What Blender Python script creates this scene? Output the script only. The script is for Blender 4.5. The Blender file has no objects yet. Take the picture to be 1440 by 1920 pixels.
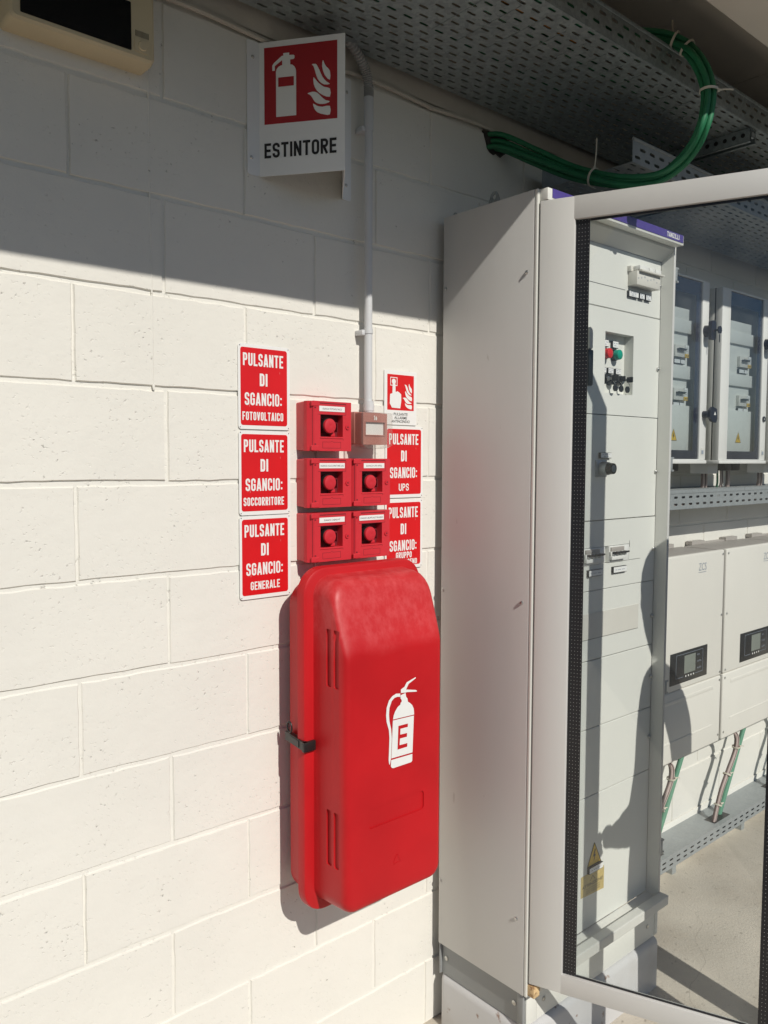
import bpy, bmesh, math, random
from mathutils import Vector, Matrix
random.seed(7)
R = math.radians
G = 2.39                                   # height of the wall datum above the ground
scene = bpy.context.scene
COL = scene.collection

# ------------------------------------------------------------------ camera
cam_d = bpy.data.cameras.new("camera")
cam_d.sensor_fit = 'HORIZONTAL'; cam_d.sensor_width = 36.0
cam_d.lens = 1507.985 / 1440 * 36.0
cam_d.clip_start = 0.02; cam_d.clip_end = 500
cam = bpy.data.objects.new("camera", cam_d); COL.objects.link(cam)
yaw, pitch, roll = R(40.9569), R(-3.66066), R(0.17047)
fw = Vector((math.sin(yaw) * math.cos(pitch), math.cos(yaw) * math.cos(pitch), math.sin(pitch)))
rt0 = Vector((math.cos(yaw), -math.sin(yaw), 0)); up0 = rt0.cross(fw)
rt = rt0 * math.cos(roll) + up0 * math.sin(roll); up = up0 * math.cos(roll) - rt0 * math.sin(roll)
M = Matrix.Identity(4)
for i in range(3):
    M[i][0] = rt[i]; M[i][1] = up[i]; M[i][2] = -fw[i]
M.translation = Vector((-0.58750, -1.61472, -0.75102 + G))
cam.matrix_world = M
scene.camera = cam

# ------------------------------------------------------------------ light
SUN_AZ, SUN_EL = 9.0, 36.7                # azimuth from the wall's normal, elevation
tosun = Vector((-math.sin(R(SUN_AZ)) * math.cos(R(SUN_EL)), -math.cos(R(SUN_AZ)) * math.cos(R(SUN_EL)), math.sin(R(SUN_EL))))
sl = bpy.data.lights.new("sun", 'SUN'); sl.energy = 3.55; sl.angle = R(0.53); sl.color = (1.0, 0.955, 0.875)
so = bpy.data.objects.new("sun", sl); COL.objects.link(so)
so.rotation_euler = tosun.to_track_quat('Z', 'Y').to_euler(); so.location = (0, -6, 9)
w = bpy.data.worlds.new("World"); scene.world = w; w.use_nodes = True
nt = w.node_tree; nt.nodes.clear()
sky = nt.nodes.new('ShaderNodeTexSky'); sky.sky_type = 'NISHITA'; sky.sun_disc = False
sky.sun_elevation = R(SUN_EL); sky.sun_rotation = math.atan2(tosun.x, tosun.y)
sky.air_density = 1.0; sky.dust_density = 0.4; sky.ozone_density = 5.5
bg = nt.nodes.new('ShaderNodeBackground'); bg.inputs['Strength'].default_value = 0.043
wo = nt.nodes.new('ShaderNodeOutputWorld')
nt.links.new(sky.outputs[0], bg.inputs[0]); nt.links.new(bg.outputs[0], wo.inputs[0])
vs = scene.view_settings
vs.view_transform = 'Standard'; vs.look = 'None'; vs.exposure = 0.0; vs.gamma = 1.0; vs.use_curve_mapping = False
try:
    scene.cycles.max_bounces = 10; scene.cycles.transparent_max_bounces = 16
    scene.cycles.use_denoising = True
except Exception:
    pass

# ------------------------------------------------------------------ materials
def mk(name, base, rough=0.5, metal=0.0, var=0.06, scale=6.0, bump=0.0, bscale=80.0, base2=None, spec=0.5, dist=0.002, detail=4.0):
    m = bpy.data.materials.new(name); m.use_nodes = True
    n = m.node_tree.nodes; l = m.node_tree.links
    b = n['Principled BSDF']
    tc = n.new('ShaderNodeTexCoord')
    nz = n.new('ShaderNodeTexNoise'); nz.inputs['Scale'].default_value = scale; nz.inputs['Detail'].default_value = detail
    l.new(tc.outputs['Object'], nz.inputs['Vector'])
    mix = n.new('ShaderNodeMix'); mix.data_type = 'RGBA'
    c1 = tuple(max(0, c * (1 - var)) for c in base); c2 = base2 or tuple(min(1, c * (1 + var)) for c in base)
    mix.inputs[6].default_value = (*c1, 1); mix.inputs[7].default_value = (*c2, 1)
    ramp = n.new('ShaderNodeMapRange'); ramp.inputs[1].default_value = 0.3; ramp.inputs[2].default_value = 0.7
    l.new(nz.outputs['Fac'], ramp.inputs[0]); l.new(ramp.outputs[0], mix.inputs[0])
    l.new(mix.outputs[2], b.inputs['Base Color'])
    b.inputs['Roughness'].default_value = rough; b.inputs['Metallic'].default_value = metal
    b.inputs['Specular IOR Level'].default_value = spec
    rr = n.new('ShaderNodeMapRange'); rr.inputs[3].default_value = rough * 0.9; rr.inputs[4].default_value = min(1, rough * 1.12)
    l.new(nz.outputs['Fac'], rr.inputs[0]); l.new(rr.outputs[0], b.inputs['Roughness'])
    if bump:
        nb = n.new('ShaderNodeTexNoise'); nb.inputs['Scale'].default_value = bscale; nb.inputs['Detail'].default_value = 3
        l.new(tc.outputs['Object'], nb.inputs['Vector'])
        bp = n.new('ShaderNodeBump'); bp.inputs['Strength'].default_value = bump; bp.inputs['Distance'].default_value = dist
        l.new(nb.outputs['Fac'], bp.inputs['Height']); l.new(bp.outputs[0], b.inputs['Normal'])
    return m

def add_spots(m, color, scale, lo, hi, amount=1.0, stretch=(1, 1, 1), nscale=None):
    """mix stains / dirt / chips of their own shape over a material's base colour"""
    n = m.node_tree.nodes; l = m.node_tree.links; b = n['Principled BSDF']
    src = b.inputs['Base Color'].links[0].from_socket
    tc = n.new('ShaderNodeTexCoord'); mp = n.new('ShaderNodeMapping'); mp.inputs['Scale'].default_value = stretch
    l.new(tc.outputs['Object'], mp.inputs['Vector'])
    nz = n.new('ShaderNodeTexNoise'); nz.inputs['Scale'].default_value = scale; nz.inputs['Detail'].default_value = 5
    l.new(mp.outputs[0], nz.inputs['Vector'])
    mr = n.new('ShaderNodeMapRange'); mr.inputs[1].default_value = lo; mr.inputs[2].default_value = hi
    mr.inputs[4].default_value = amount
    l.new(nz.outputs['Fac'], mr.inputs[0])
    mix = n.new('ShaderNodeMix'); mix.data_type = 'RGBA'; mix.inputs[7].default_value = (*color, 1)
    l.new(mr.outputs[0], mix.inputs[0]); l.new(src, mix.inputs[6]); l.new(mix.outputs[2], b.inputs['Base Color'])
    return mix, mr

def wall_material():
    m = mk('painted_block', (0.775, 0.755, 0.695), 0.7, var=0.03, scale=3.0)
    n = m.node_tree.nodes; l = m.node_tree.links; b = n['Principled BSDF']
    add_spots(m, (0.715, 0.70, 0.655), 1.3, 0.5, 0.75, 0.6)
    tc = n.new('ShaderNodeTexCoord')
    # rough block face: coarse lumps, fine grain and scattered pits
    def noise(s, d=3.0):
        q = n.new('ShaderNodeTexNoise'); q.inputs['Scale'].default_value = s; q.inputs['Detail'].default_value = d
        l.new(tc.outputs['Object'], q.inputs['Vector']); return q
    a = noise(26, 4); c = noise(190, 2); pit = noise(120, 2); mask = noise(9, 3)
    pr = n.new('ShaderNodeMapRange'); pr.inputs[1].default_value = 0.62; pr.inputs[2].default_value = 0.73
    l.new(pit.outputs['Fac'], pr.inputs[0])
    ms = n.new('ShaderNodeMapRange'); ms.inputs[1].default_value = 0.38; ms.inputs[2].default_value = 0.62
    l.new(mask.outputs['Fac'], ms.inputs[0])
    mu = n.new('ShaderNodeMath'); mu.operation = 'MULTIPLY'; l.new(pr.outputs[0], mu.inputs[0]); l.new(ms.outputs[0], mu.inputs[1])
    h1 = n.new('ShaderNodeMath'); h1.operation = 'MULTIPLY_ADD'; l.new(a.outputs['Fac'], h1.inputs[0]); h1.inputs[1].default_value = 1.0
    h2 = n.new('ShaderNodeMath'); h2.operation = 'MULTIPLY'; l.new(c.outputs['Fac'], h2.inputs[0]); h2.inputs[1].default_value = 0.10
    l.new(h2.outputs[0], h1.inputs[2])
    h3 = n.new('ShaderNodeMath'); h3.operation = 'MULTIPLY'; l.new(mu.outputs[0], h3.inputs[0]); h3.inputs[1].default_value = -0.9
    h4 = n.new('ShaderNodeMath'); h4.operation = 'ADD'; l.new(h1.outputs[0], h4.inputs[0]); l.new(h3.outputs[0], h4.inputs[1])
    bp = n.new('ShaderNodeBump'); bp.inputs['Strength'].default_value = 0.5; bp.inputs['Distance'].default_value = 0.003
    l.new(h4.outputs[0], bp.inputs['Height']); l.new(bp.outputs[0], b.inputs['Normal'])
    # darker colour in the deepest pits
    dp = n.new('ShaderNodeMapRange'); dp.inputs[1].default_value = 0.55; dp.inputs[2].default_value = 1.0; dp.inputs[4].default_value = 0.55
    l.new(mu.outputs[0], dp.inputs[0])
    src = b.inputs['Base Color'].links[0].from_socket
    mx = n.new('ShaderNodeMix'); mx.data_type = 'RGBA'; mx.inputs[7].default_value = (0.20, 0.19, 0.17, 1)
    l.new(dp.outputs[0], mx.inputs[0]); l.new(src, mx.inputs[6]); l.new(mx.outputs[2], b.inputs['Base Color'])
    return m

def ground_material():
    m = mk('concrete_ground', (0.57, 0.52, 0.44), 0.9, var=0.14, scale=4.0, detail=8)
    n = m.node_tree.nodes; l = m.node_tree.links; b = n['Principled BSDF']
    add_spots(m, (0.40, 0.335, 0.26), 2.2, 0.50, 0.75, 0.6)
    add_spots(m, (0.56, 0.52, 0.45), 9, 0.55, 0.72, 0.5)
    add_spots(m, (0.22, 0.19, 0.155), 60, 0.62, 0.72, 0.6)
    tc = n.new('ShaderNodeTexCoord')
    a = n.new('ShaderNodeTexNoise'); a.inputs['Scale'].default_value = 130; a.inputs['Detail'].default_value = 6
    l.new(tc.outputs['Object'], a.inputs['Vector'])
    # hairline cracks
    wv = n.new('ShaderNodeTexNoise'); wv.inputs['Scale'].default_value = 3; l.new(tc.outputs['Object'], wv.inputs['Vector'])
    mxv = n.new('ShaderNodeMix'); mxv.data_type = 'VECTOR'; mxv.inputs[0].default_value = 0.18
    l.new(tc.outputs['Object'], mxv.inputs[4]); l.new(wv.outputs['Color'], mxv.inputs[5])
    vo = n.new('ShaderNodeTexVoronoi'); vo.feature = 'DISTANCE_TO_EDGE'; vo.inputs['Scale'].default_value = 1.3
    l.new(mxv.outputs[1], vo.inputs['Vector'])
    cr = n.new('ShaderNodeMapRange'); cr.inputs[1].default_value = 0.0; cr.inputs[2].default_value = 0.0016; cr.inputs[3].default_value = 0.30; cr.inputs[4].default_value = 0
    l.new(vo.outputs['Distance'], cr.inputs[0])
    src = b.inputs['Base Color'].links[0].from_socket
    mx = n.new('ShaderNodeMix'); mx.data_type = 'RGBA'; mx.inputs[7].default_value = (0.12, 0.10, 0.085, 1)
    l.new(cr.outputs[0], mx.inputs[0]); l.new(src, mx.inputs[6]); l.new(mx.outputs[2], b.inputs['Base Color'])
    bp = n.new('ShaderNodeBump'); bp.inputs['Strength'].default_value = 0.40; bp.inputs['Distance'].default_value = 0.005
    l.new(a.outputs['Fac'], bp.inputs['Height']); l.new(bp.outputs[0], b.inputs['Normal'])
    return m

def galv_material(name='galvanized_steel', base=(0.36, 0.39, 0.40), rough=0.42, metal=0.75, lo=0.85, var=0.10):
    m = mk(name, base, rough, metal, var=var, scale=12)
    n = m.node_tree.nodes; l = m.node_tree.links; b = n['Principled BSDF']
    tc = n.new('ShaderNodeTexCoord'); v = n.new('ShaderNodeTexVoronoi'); v.inputs['Scale'].default_value = 110
    l.new(tc.outputs['Object'], v.inputs['Vector'])
    src = b.inputs['Base Color'].links[0].from_socket
    hv = n.new('ShaderNodeHueSaturation'); l.new(src, hv.inputs['Color'])
    mr = n.new('ShaderNodeMapRange'); mr.inputs[3].default_value = lo; mr.inputs[4].default_value = 2 - lo
    sp = n.new('ShaderNodeSeparateColor'); l.new(v.outputs['Color'], sp.inputs[0]); l.new(sp.outputs[0], mr.inputs[0])
    l.new(mr.outputs[0], hv.inputs['Value']); l.new(hv.outputs[0], b.inputs['Base Color'])
    return m

def case_material(fade=True):
    m = mk('faded_red_plastic' if fade else 'red_plastic_shell', (0.49, 0.010, 0.014), 0.42, var=0.10, scale=5, bump=0.06, bscale=300, dist=0.001, detail=6, spec=0.32)
    n = m.node_tree.nodes; l = m.node_tree.links; b = n['Principled BSDF']
    add_spots(m, (0.40, 0.06, 0.06), 120, 0.70, 0.75, 0.35, (1, 1, 0.4))
    if not fade: return m
    # chalky, blotchy sun-bleaching on the sloping top of the lid (a mark on the plastic itself)
    tc = n.new('ShaderNodeTexCoord'); sp = n.new('ShaderNodeSeparateXYZ'); l.new(tc.outputs['Object'], sp.inputs[0])
    zr = n.new('ShaderNodeMapRange'); zr.inputs[1].default_value = 0.655; zr.inputs[2].default_value = 0.715
    nw = n.new('ShaderNodeTexNoise'); nw.inputs['Scale'].default_value = 9; l.new(tc.outputs['Object'], nw.inputs['Vector'])
    ad = n.new('ShaderNodeMath'); ad.operation = 'MULTIPLY_ADD'; l.new(nw.outputs['Fac'], ad.inputs[0]); ad.inputs[1].default_value = 0.07
    l.new(sp.outputs['Z'], ad.inputs[2]); l.new(ad.outputs[0], zr.inputs[0])
    n1 = n.new('ShaderNodeTexNoise'); n1.inputs['Scale'].default_value = 34; n1.inputs['Detail'].default_value = 7; n1.inputs['Roughness'].default_value = 0.7
    mp = n.new('ShaderNodeMapping'); mp.inputs['Scale'].default_value = (1.2, 1.2, 0.8); l.new(tc.outputs['Object'], mp.inputs[0]); l.new(mp.outputs[0], n1.inputs['Vector'])
    r1 = n.new('ShaderNodeMapRange'); r1.inputs[1].default_value = 0.42; r1.inputs[2].default_value = 0.70; r1.inputs[3].default_value = 0.16; r1.inputs[4].default_value = 0.62
    l.new(n1.outputs['Fac'], r1.inputs[0])
    mu = n.new('ShaderNodeMath'); mu.operation = 'MULTIPLY'; l.new(zr.outputs[0], mu.inputs[0]); l.new(r1.outputs[0], mu.inputs[1])
    src = b.inputs['Base Color'].links[0].from_socket
    mx = n.new('ShaderNodeMix'); mx.data_type = 'RGBA'; mx.inputs[7].default_value = (0.66, 0.10, 0.105, 1)
    l.new(mu.outputs[0], mx.inputs[0]); l.new(src, mx.inputs[6]); l.new(mx.outputs[2], b.inputs['Base Color'])
    return m

def glass_material(name, tint=(0.86, 0.90, 0.91), refl=1.0, rough=0.02, dust=0.05):
    m = bpy.data.materials.new(name); m.use_nodes = True
    n = m.node_tree.nodes; l = m.node_tree.links; n.clear()
    t = n.new('ShaderNodeBsdfTransparent')
    tc = n.new('ShaderNodeTexCoord'); nz = n.new('ShaderNodeTexNoise'); nz.inputs['Scale'].default_value = 4; l.new(tc.outputs['Object'], nz.inputs['Vector'])
    cm = n.new('ShaderNodeMix'); cm.data_type = 'RGBA'; cm.inputs[6].default_value = (*tint, 1); cm.inputs[7].default_value = (*[min(1, c * 1.03) for c in tint], 1)
    l.new(nz.outputs['Fac'], cm.inputs[0]); l.new(cm.outputs[2], t.inputs['Color'])
    g = n.new('ShaderNodeBsdfGlossy'); g.inputs['Roughness'].default_value = rough
    f = n.new('ShaderNodeFresnel')
    geo = n.new('ShaderNodeNewGeometry'); ior = n.new('ShaderNodeMapRange'); ior.inputs[3].default_value = 1.5; ior.inputs[4].default_value = 1 / 1.5
    l.new(geo.outputs['Backfacing'], ior.inputs[0]); l.new(ior.outputs[0], f.inputs['IOR'])
    k = n.new('ShaderNodeMath'); k.operation = 'MULTIPLY'; k.inputs[1].default_value = refl; l.new(f.outputs[0], k.inputs[0])
    mx = n.new('ShaderNodeMixShader'); o = n.new('ShaderNodeOutputMaterial')
    # thin film of dust and wiped smears on the surface
    df = n.new('ShaderNodeBsdfDiffuse'); df.inputs['Color'].default_value = (0.6, 0.6, 0.58, 1)
    mp = n.new('ShaderNodeMapping'); mp.inputs['Scale'].default_value = (1, 1, 0.35); l.new(tc.outputs['Object'], mp.inputs[0])
    dn = n.new('ShaderNodeTexNoise'); dn.inputs['Scale'].default_value = 7; dn.inputs['Detail'].default_value = 7; l.new(mp.outputs[0], dn.inputs['Vector'])
    dr_ = n.new('ShaderNodeMapRange'); dr_.inputs[1].default_value = 0.4; dr_.inputs[2].default_value = 0.75; dr_.inputs[3].default_value = 0.004; dr_.inputs[4].default_value = dust; l.new(dn.outputs['Fac'], dr_.inputs[0])
    md_ = n.new('ShaderNodeMixShader'); l.new(dr_.outputs[0], md_.inputs[0]); l.new(t.outputs[0], md_.inputs[1]); l.new(df.outputs[0], md_.inputs[2]); t = md_
    l.new(k.outputs[0], mx.inputs[0]); l.new(t.outputs[0], mx.inputs[1]); l.new(g.outputs[0], mx.inputs[2]); l.new(mx.outputs[0], o.inputs[0])
    return m

def frit_material():
    """black ceramic border printed with rows of small pale dots"""
    m = mk('printed_black_border', (0.013, 0.013, 0.016), 0.3, var=0.1)
    n = m.node_tree.nodes; l = m.node_tree.links; b = n['Principled BSDF']
    uv = n.new('ShaderNodeUVMap'); uv.uv_map = 'UVMap'
    sp = n.new('ShaderNodeSeparateXYZ'); l.new(uv.outputs[0], sp.inputs[0])
    def cell(sock, pitch, off):
        a = n.new('ShaderNodeMath'); a.operation = 'ADD'; a.inputs[1].default_value = off; l.new(sock, a.inputs[0])
        d = n.new('ShaderNodeMath'); d.operation = 'DIVIDE'; d.inputs[1].default_value = pitch; l.new(a.outputs[0], d.inputs[0])
        f = n.new('ShaderNodeMath'); f.operation = 'FRACT'; l.new(d.outputs[0], f.inputs[0])
        s = n.new('ShaderNodeMath'); s.operation = 'SUBTRACT'; s.inputs[1].default_value = 0.5; l.new(f.outputs[0], s.inputs[0])
        q = n.new('ShaderNodeMath'); q.operation = 'MULTIPLY'; q.inputs[1].default_value = pitch; l.new(s.outputs[0], q.inputs[0])
        p = n.new('ShaderNodeMath'); p.operation = 'POWER'; p.inputs[1].default_value = 2; l.new(q.outputs[0], p.inputs[0]); return p
    px = cell(sp.outputs[0], 0.0075, 10.0); pz = cell(sp.outputs[1], 0.0092, 10.0)
    su = n.new('ShaderNodeMath'); su.operation = 'ADD'; l.new(px.outputs[0], su.inputs[0]); l.new(pz.outputs[0], su.inputs[1])
    lt = n.new('ShaderNodeMath'); lt.operation = 'LESS_THAN'; lt.inputs[1].default_value = 0.00062 ** 2; l.new(su.outputs[0], lt.inputs[0])
    src = b.inputs['Base Color'].links[0].from_socket
    mx = n.new('ShaderNodeMix'); mx.data_type = 'RGBA'; mx.inputs[7].default_value = (0.6, 0.6, 0.58, 1)
    l.new(lt.outputs[0], mx.inputs[0]); l.new(src, mx.inputs[6]); l.new(mx.outputs[2], b.inputs['Base Color'])
    return m

MAT = {}
MAT['wall'] = wall_material()
MAT['beam'] = mk('concrete_beam', (0.52, 0.49, 0.43), 0.85, var=0.12, scale=5, bump=0.4, bscale=45, dist=0.004)
MAT['ground'] = ground_material()
MAT['low_bounce_ground'] = mk('dark_low_bounce_ground', (0.05, 0.05, 0.05), 0.9, var=0.15, scale=3, bump=0.5, bscale=90, dist=0.006)  # kept dark so the unseen ground bounces little light
MAT['galv'] = galv_material()
MAT['galv_dark'] = galv_material('weathered_steel', (0.27, 0.31, 0.315), 0.5, 0.4)
MAT['galv_paint'] = galv_material('galvanized_tray_steel', (0.34, 0.365, 0.37), 0.5, 0.25, 0.95, 0.04)
MAT['grey'] = mk('light_grey_enamel', (0.66, 0.66, 0.615), 0.42, var=0.02, scale=2, bump=0.05, bscale=420, dist=0.0006)
MAT['grey_side'] = mk('grey_textured_enamel', (0.60, 0.595, 0.575), 0.50, var=0.025, scale=1.5, bump=0.08, bscale=520, dist=0.0006)
MAT['door'] = mk('door_grey_enamel', (0.63, 0.625, 0.60), 0.45, var=0.02, scale=2, bump=0.05, bscale=420, dist=0.0006)
add_spots(MAT['grey_side'], (0.50, 0.49, 0.465), 2.5, 0.50, 0.72, 0.45, (1, 1, 0.35))
add_spots(MAT['grey_side'], (0.40, 0.38, 0.35), 55, 0.725, 0.75, 0.5, (1, 1, 0.3))
add_spots(MAT['door'], (0.53, 0.52, 0.49), 2.5, 0.50, 0.72, 0.4, (1, 1, 0.35))
MAT['plate'] = mk('white_grey_plate', (0.735, 0.74, 0.69), 0.45, var=0.02, scale=2)
MAT['beige_plate'] = mk('beige_blank_plate', (0.68, 0.66, 0.60), 0.5, var=0.03)
MAT['plinth'] = mk('plinth_grey', (0.25, 0.26, 0.26), 0.4, var=0.05, scale=6)
MAT['base'] = mk('painted_base', (0.56, 0.56, 0.56), 0.45, var=0.03, scale=4)
add_spots(MAT['base'], (0.20, 0.09, 0.04), 22, 0.66, 0.72, 0.9)
add_spots(MAT['base'], (0.35, 0.30, 0.24), 5, 0.58, 0.75, 0.35)
MAT['rust'] = mk('rusty_cream_steel', (0.62, 0.45, 0.24), 0.6, var=0.2, scale=40)
add_spots(MAT['rust'], (0.22, 0.09, 0.035), 60, 0.5, 0.62, 0.9)
MAT['purple'] = mk('purple_trim', (0.085, 0.06, 0.27), 0.4, var=0.05)
MAT['white'] = mk('white_plastic', (0.78, 0.78, 0.75), 0.4, var=0.02)
MAT['sign_white'] = mk('white_sign_paint', (0.82, 0.82, 0.80), 0.35, var=0.015)
MAT['sign_red'] = mk('red_sign_paint', (0.66, 0.010, 0.014), 0.32, var=0.04, scale=10)
add_spots(MAT['sign_red'], (0.72, 0.35, 0.33), 45, 0.745, 0.76, 0.7, (3, 1, 0.6))
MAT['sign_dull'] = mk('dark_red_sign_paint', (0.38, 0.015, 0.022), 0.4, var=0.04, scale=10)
MAT['sign_plate'] = mk('sign_sheet_metal', (0.83, 0.84, 0.84), 0.35, var=0.02)
MAT['black'] = mk('black_plastic', (0.014, 0.014, 0.014), 0.4, var=0.1)
MAT['ink'] = mk('black_ink', (0.015, 0.015, 0.016), 0.5, var=0.05)
MAT['grey_ink'] = mk('grey_ink', (0.30, 0.34, 0.40), 0.5, var=0.05)
MAT['box_red'] = mk('red_box_plastic', (0.60, 0.030, 0.042), 0.35, var=0.05, scale=14, bump=0.05, bscale=400, dist=0.0005)
MAT['box_dark'] = mk('dark_red_inside', (0.16, 0.012, 0.02), 0.5, var=0.08)
MAT['button'] = mk('red_button_plastic', (0.56, 0.022, 0.035), 0.4, var=0.04)
MAT['case'] = case_material()
MAT['case_shell'] = case_material(False)
MAT['brownred'] = mk('faded_brown_red_plastic', (0.46, 0.19, 0.155), 0.45, var=0.05, scale=20)
MAT['cream'] = mk('aged_cream_plastic', (0.62, 0.52, 0.34), 0.45, var=0.07, scale=6)
MAT['screen'] = mk('dark_window', (0.004, 0.004, 0.004), 0.25, var=0.1, spec=0.25)
MAT['pvc'] = mk('grey_pvc', (0.62, 0.63, 0.64), 0.45, var=0.03)
MAT['corr'] = mk('grey_corrugated_pvc', (0.36, 0.36, 0.35), 0.5, var=0.05)
MAT['green'] = mk('green_cable_sheath', (0.016, 0.17, 0.072), 0.6, var=0.12, scale=18)
MAT['green_hose'] = mk('green_hose', (0.12, 0.30, 0.20), 0.45, var=0.08)
MAT['orange'] = mk('orange_cable_sheath', (0.45, 0.18, 0.03), 0.45, var=0.08)
MAT['wire_pink'] = mk('pale_pink_wire', (0.50, 0.40, 0.37), 0.5, var=0.06)
MAT['wire_dark'] = mk('dark_wire', (0.12, 0.085, 0.08), 0.5, var=0.08)
MAT['tie'] = mk('pale_cable_tie', (0.62, 0.58, 0.48), 0.5, var=0.05)
MAT['steel'] = mk('zinc_screw', (0.55, 0.55, 0.53), 0.3, 0.9, var=0.1, scale=60)
MAT['navy'] = mk('navy_printed_border', (0.010, 0.014, 0.045), 0.25, var=0.08)
MAT['navy_key'] = mk('dark_blue_plastic', (0.012, 0.014, 0.028), 0.4, var=0.08)
MAT['yellow'] = mk('yellow_plastic', (0.80, 0.50, 0.03), 0.45, var=0.05)
MAT['lamp_red'] = mk('red_lens', (0.62, 0.02, 0.02), 0.25, var=0.05)
MAT['lamp_green'] = mk('green_lens', (0.0, 0.30, 0.20), 0.25, var=0.05)
MAT['inv'] = mk('inverter_white_enamel', (0.77, 0.745, 0.68), 0.5, var=0.015, scale=2)
MAT['inv_top'] = mk('inverter_case_grey', (0.40, 0.37, 0.34), 0.5, var=0.03)
MAT['lcd'] = mk('lcd_grey', (0.22, 0.24, 0.21), 0.25, var=0.05)
MAT['panel_black'] = mk('display_black', (0.02, 0.02, 0.02), 0.35, var=0.1)
MAT['soffit'] = mk('beige_soffit', (0.62, 0.565, 0.49), 0.7, var=0.05, scale=4)
MAT['glass'] = glass_material('door_glass', (0.95, 0.965, 0.965), 1.0)
MAT['glass2'] = glass_material('enclosure_glass', (0.90, 0.92, 0.93), 1.0)
MAT['clear'] = glass_material('clear_plastic_cover', (0.97, 0.965, 0.955), 1.3, 0.08)
MAT['frit'] = frit_material()
MAT['sticker'] = mk('worn_yellow_sticker', (0.52, 0.40, 0.15), 0.5, var=0.15, scale=30)
MAT['skin'] = mk('skin', (0.55, 0.33, 0.24), 0.5, var=0.05)
MAT['shirt'] = mk('dark_blue_shirt', (0.03, 0.05, 0.10), 0.85, var=0.1)
MAT['trousers'] = mk('grey_trousers', (0.09, 0.09, 0.10), 0.85, var=0.1)
MAT['shoe'] = mk('black_shoe', (0.02, 0.02, 0.02), 0.5, var=0.1)
MAT['hair'] = mk('dark_brown_hair', (0.03, 0.02, 0.015), 0.6, var=0.2, scale=60, bump=0.5, bscale=160)

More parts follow.
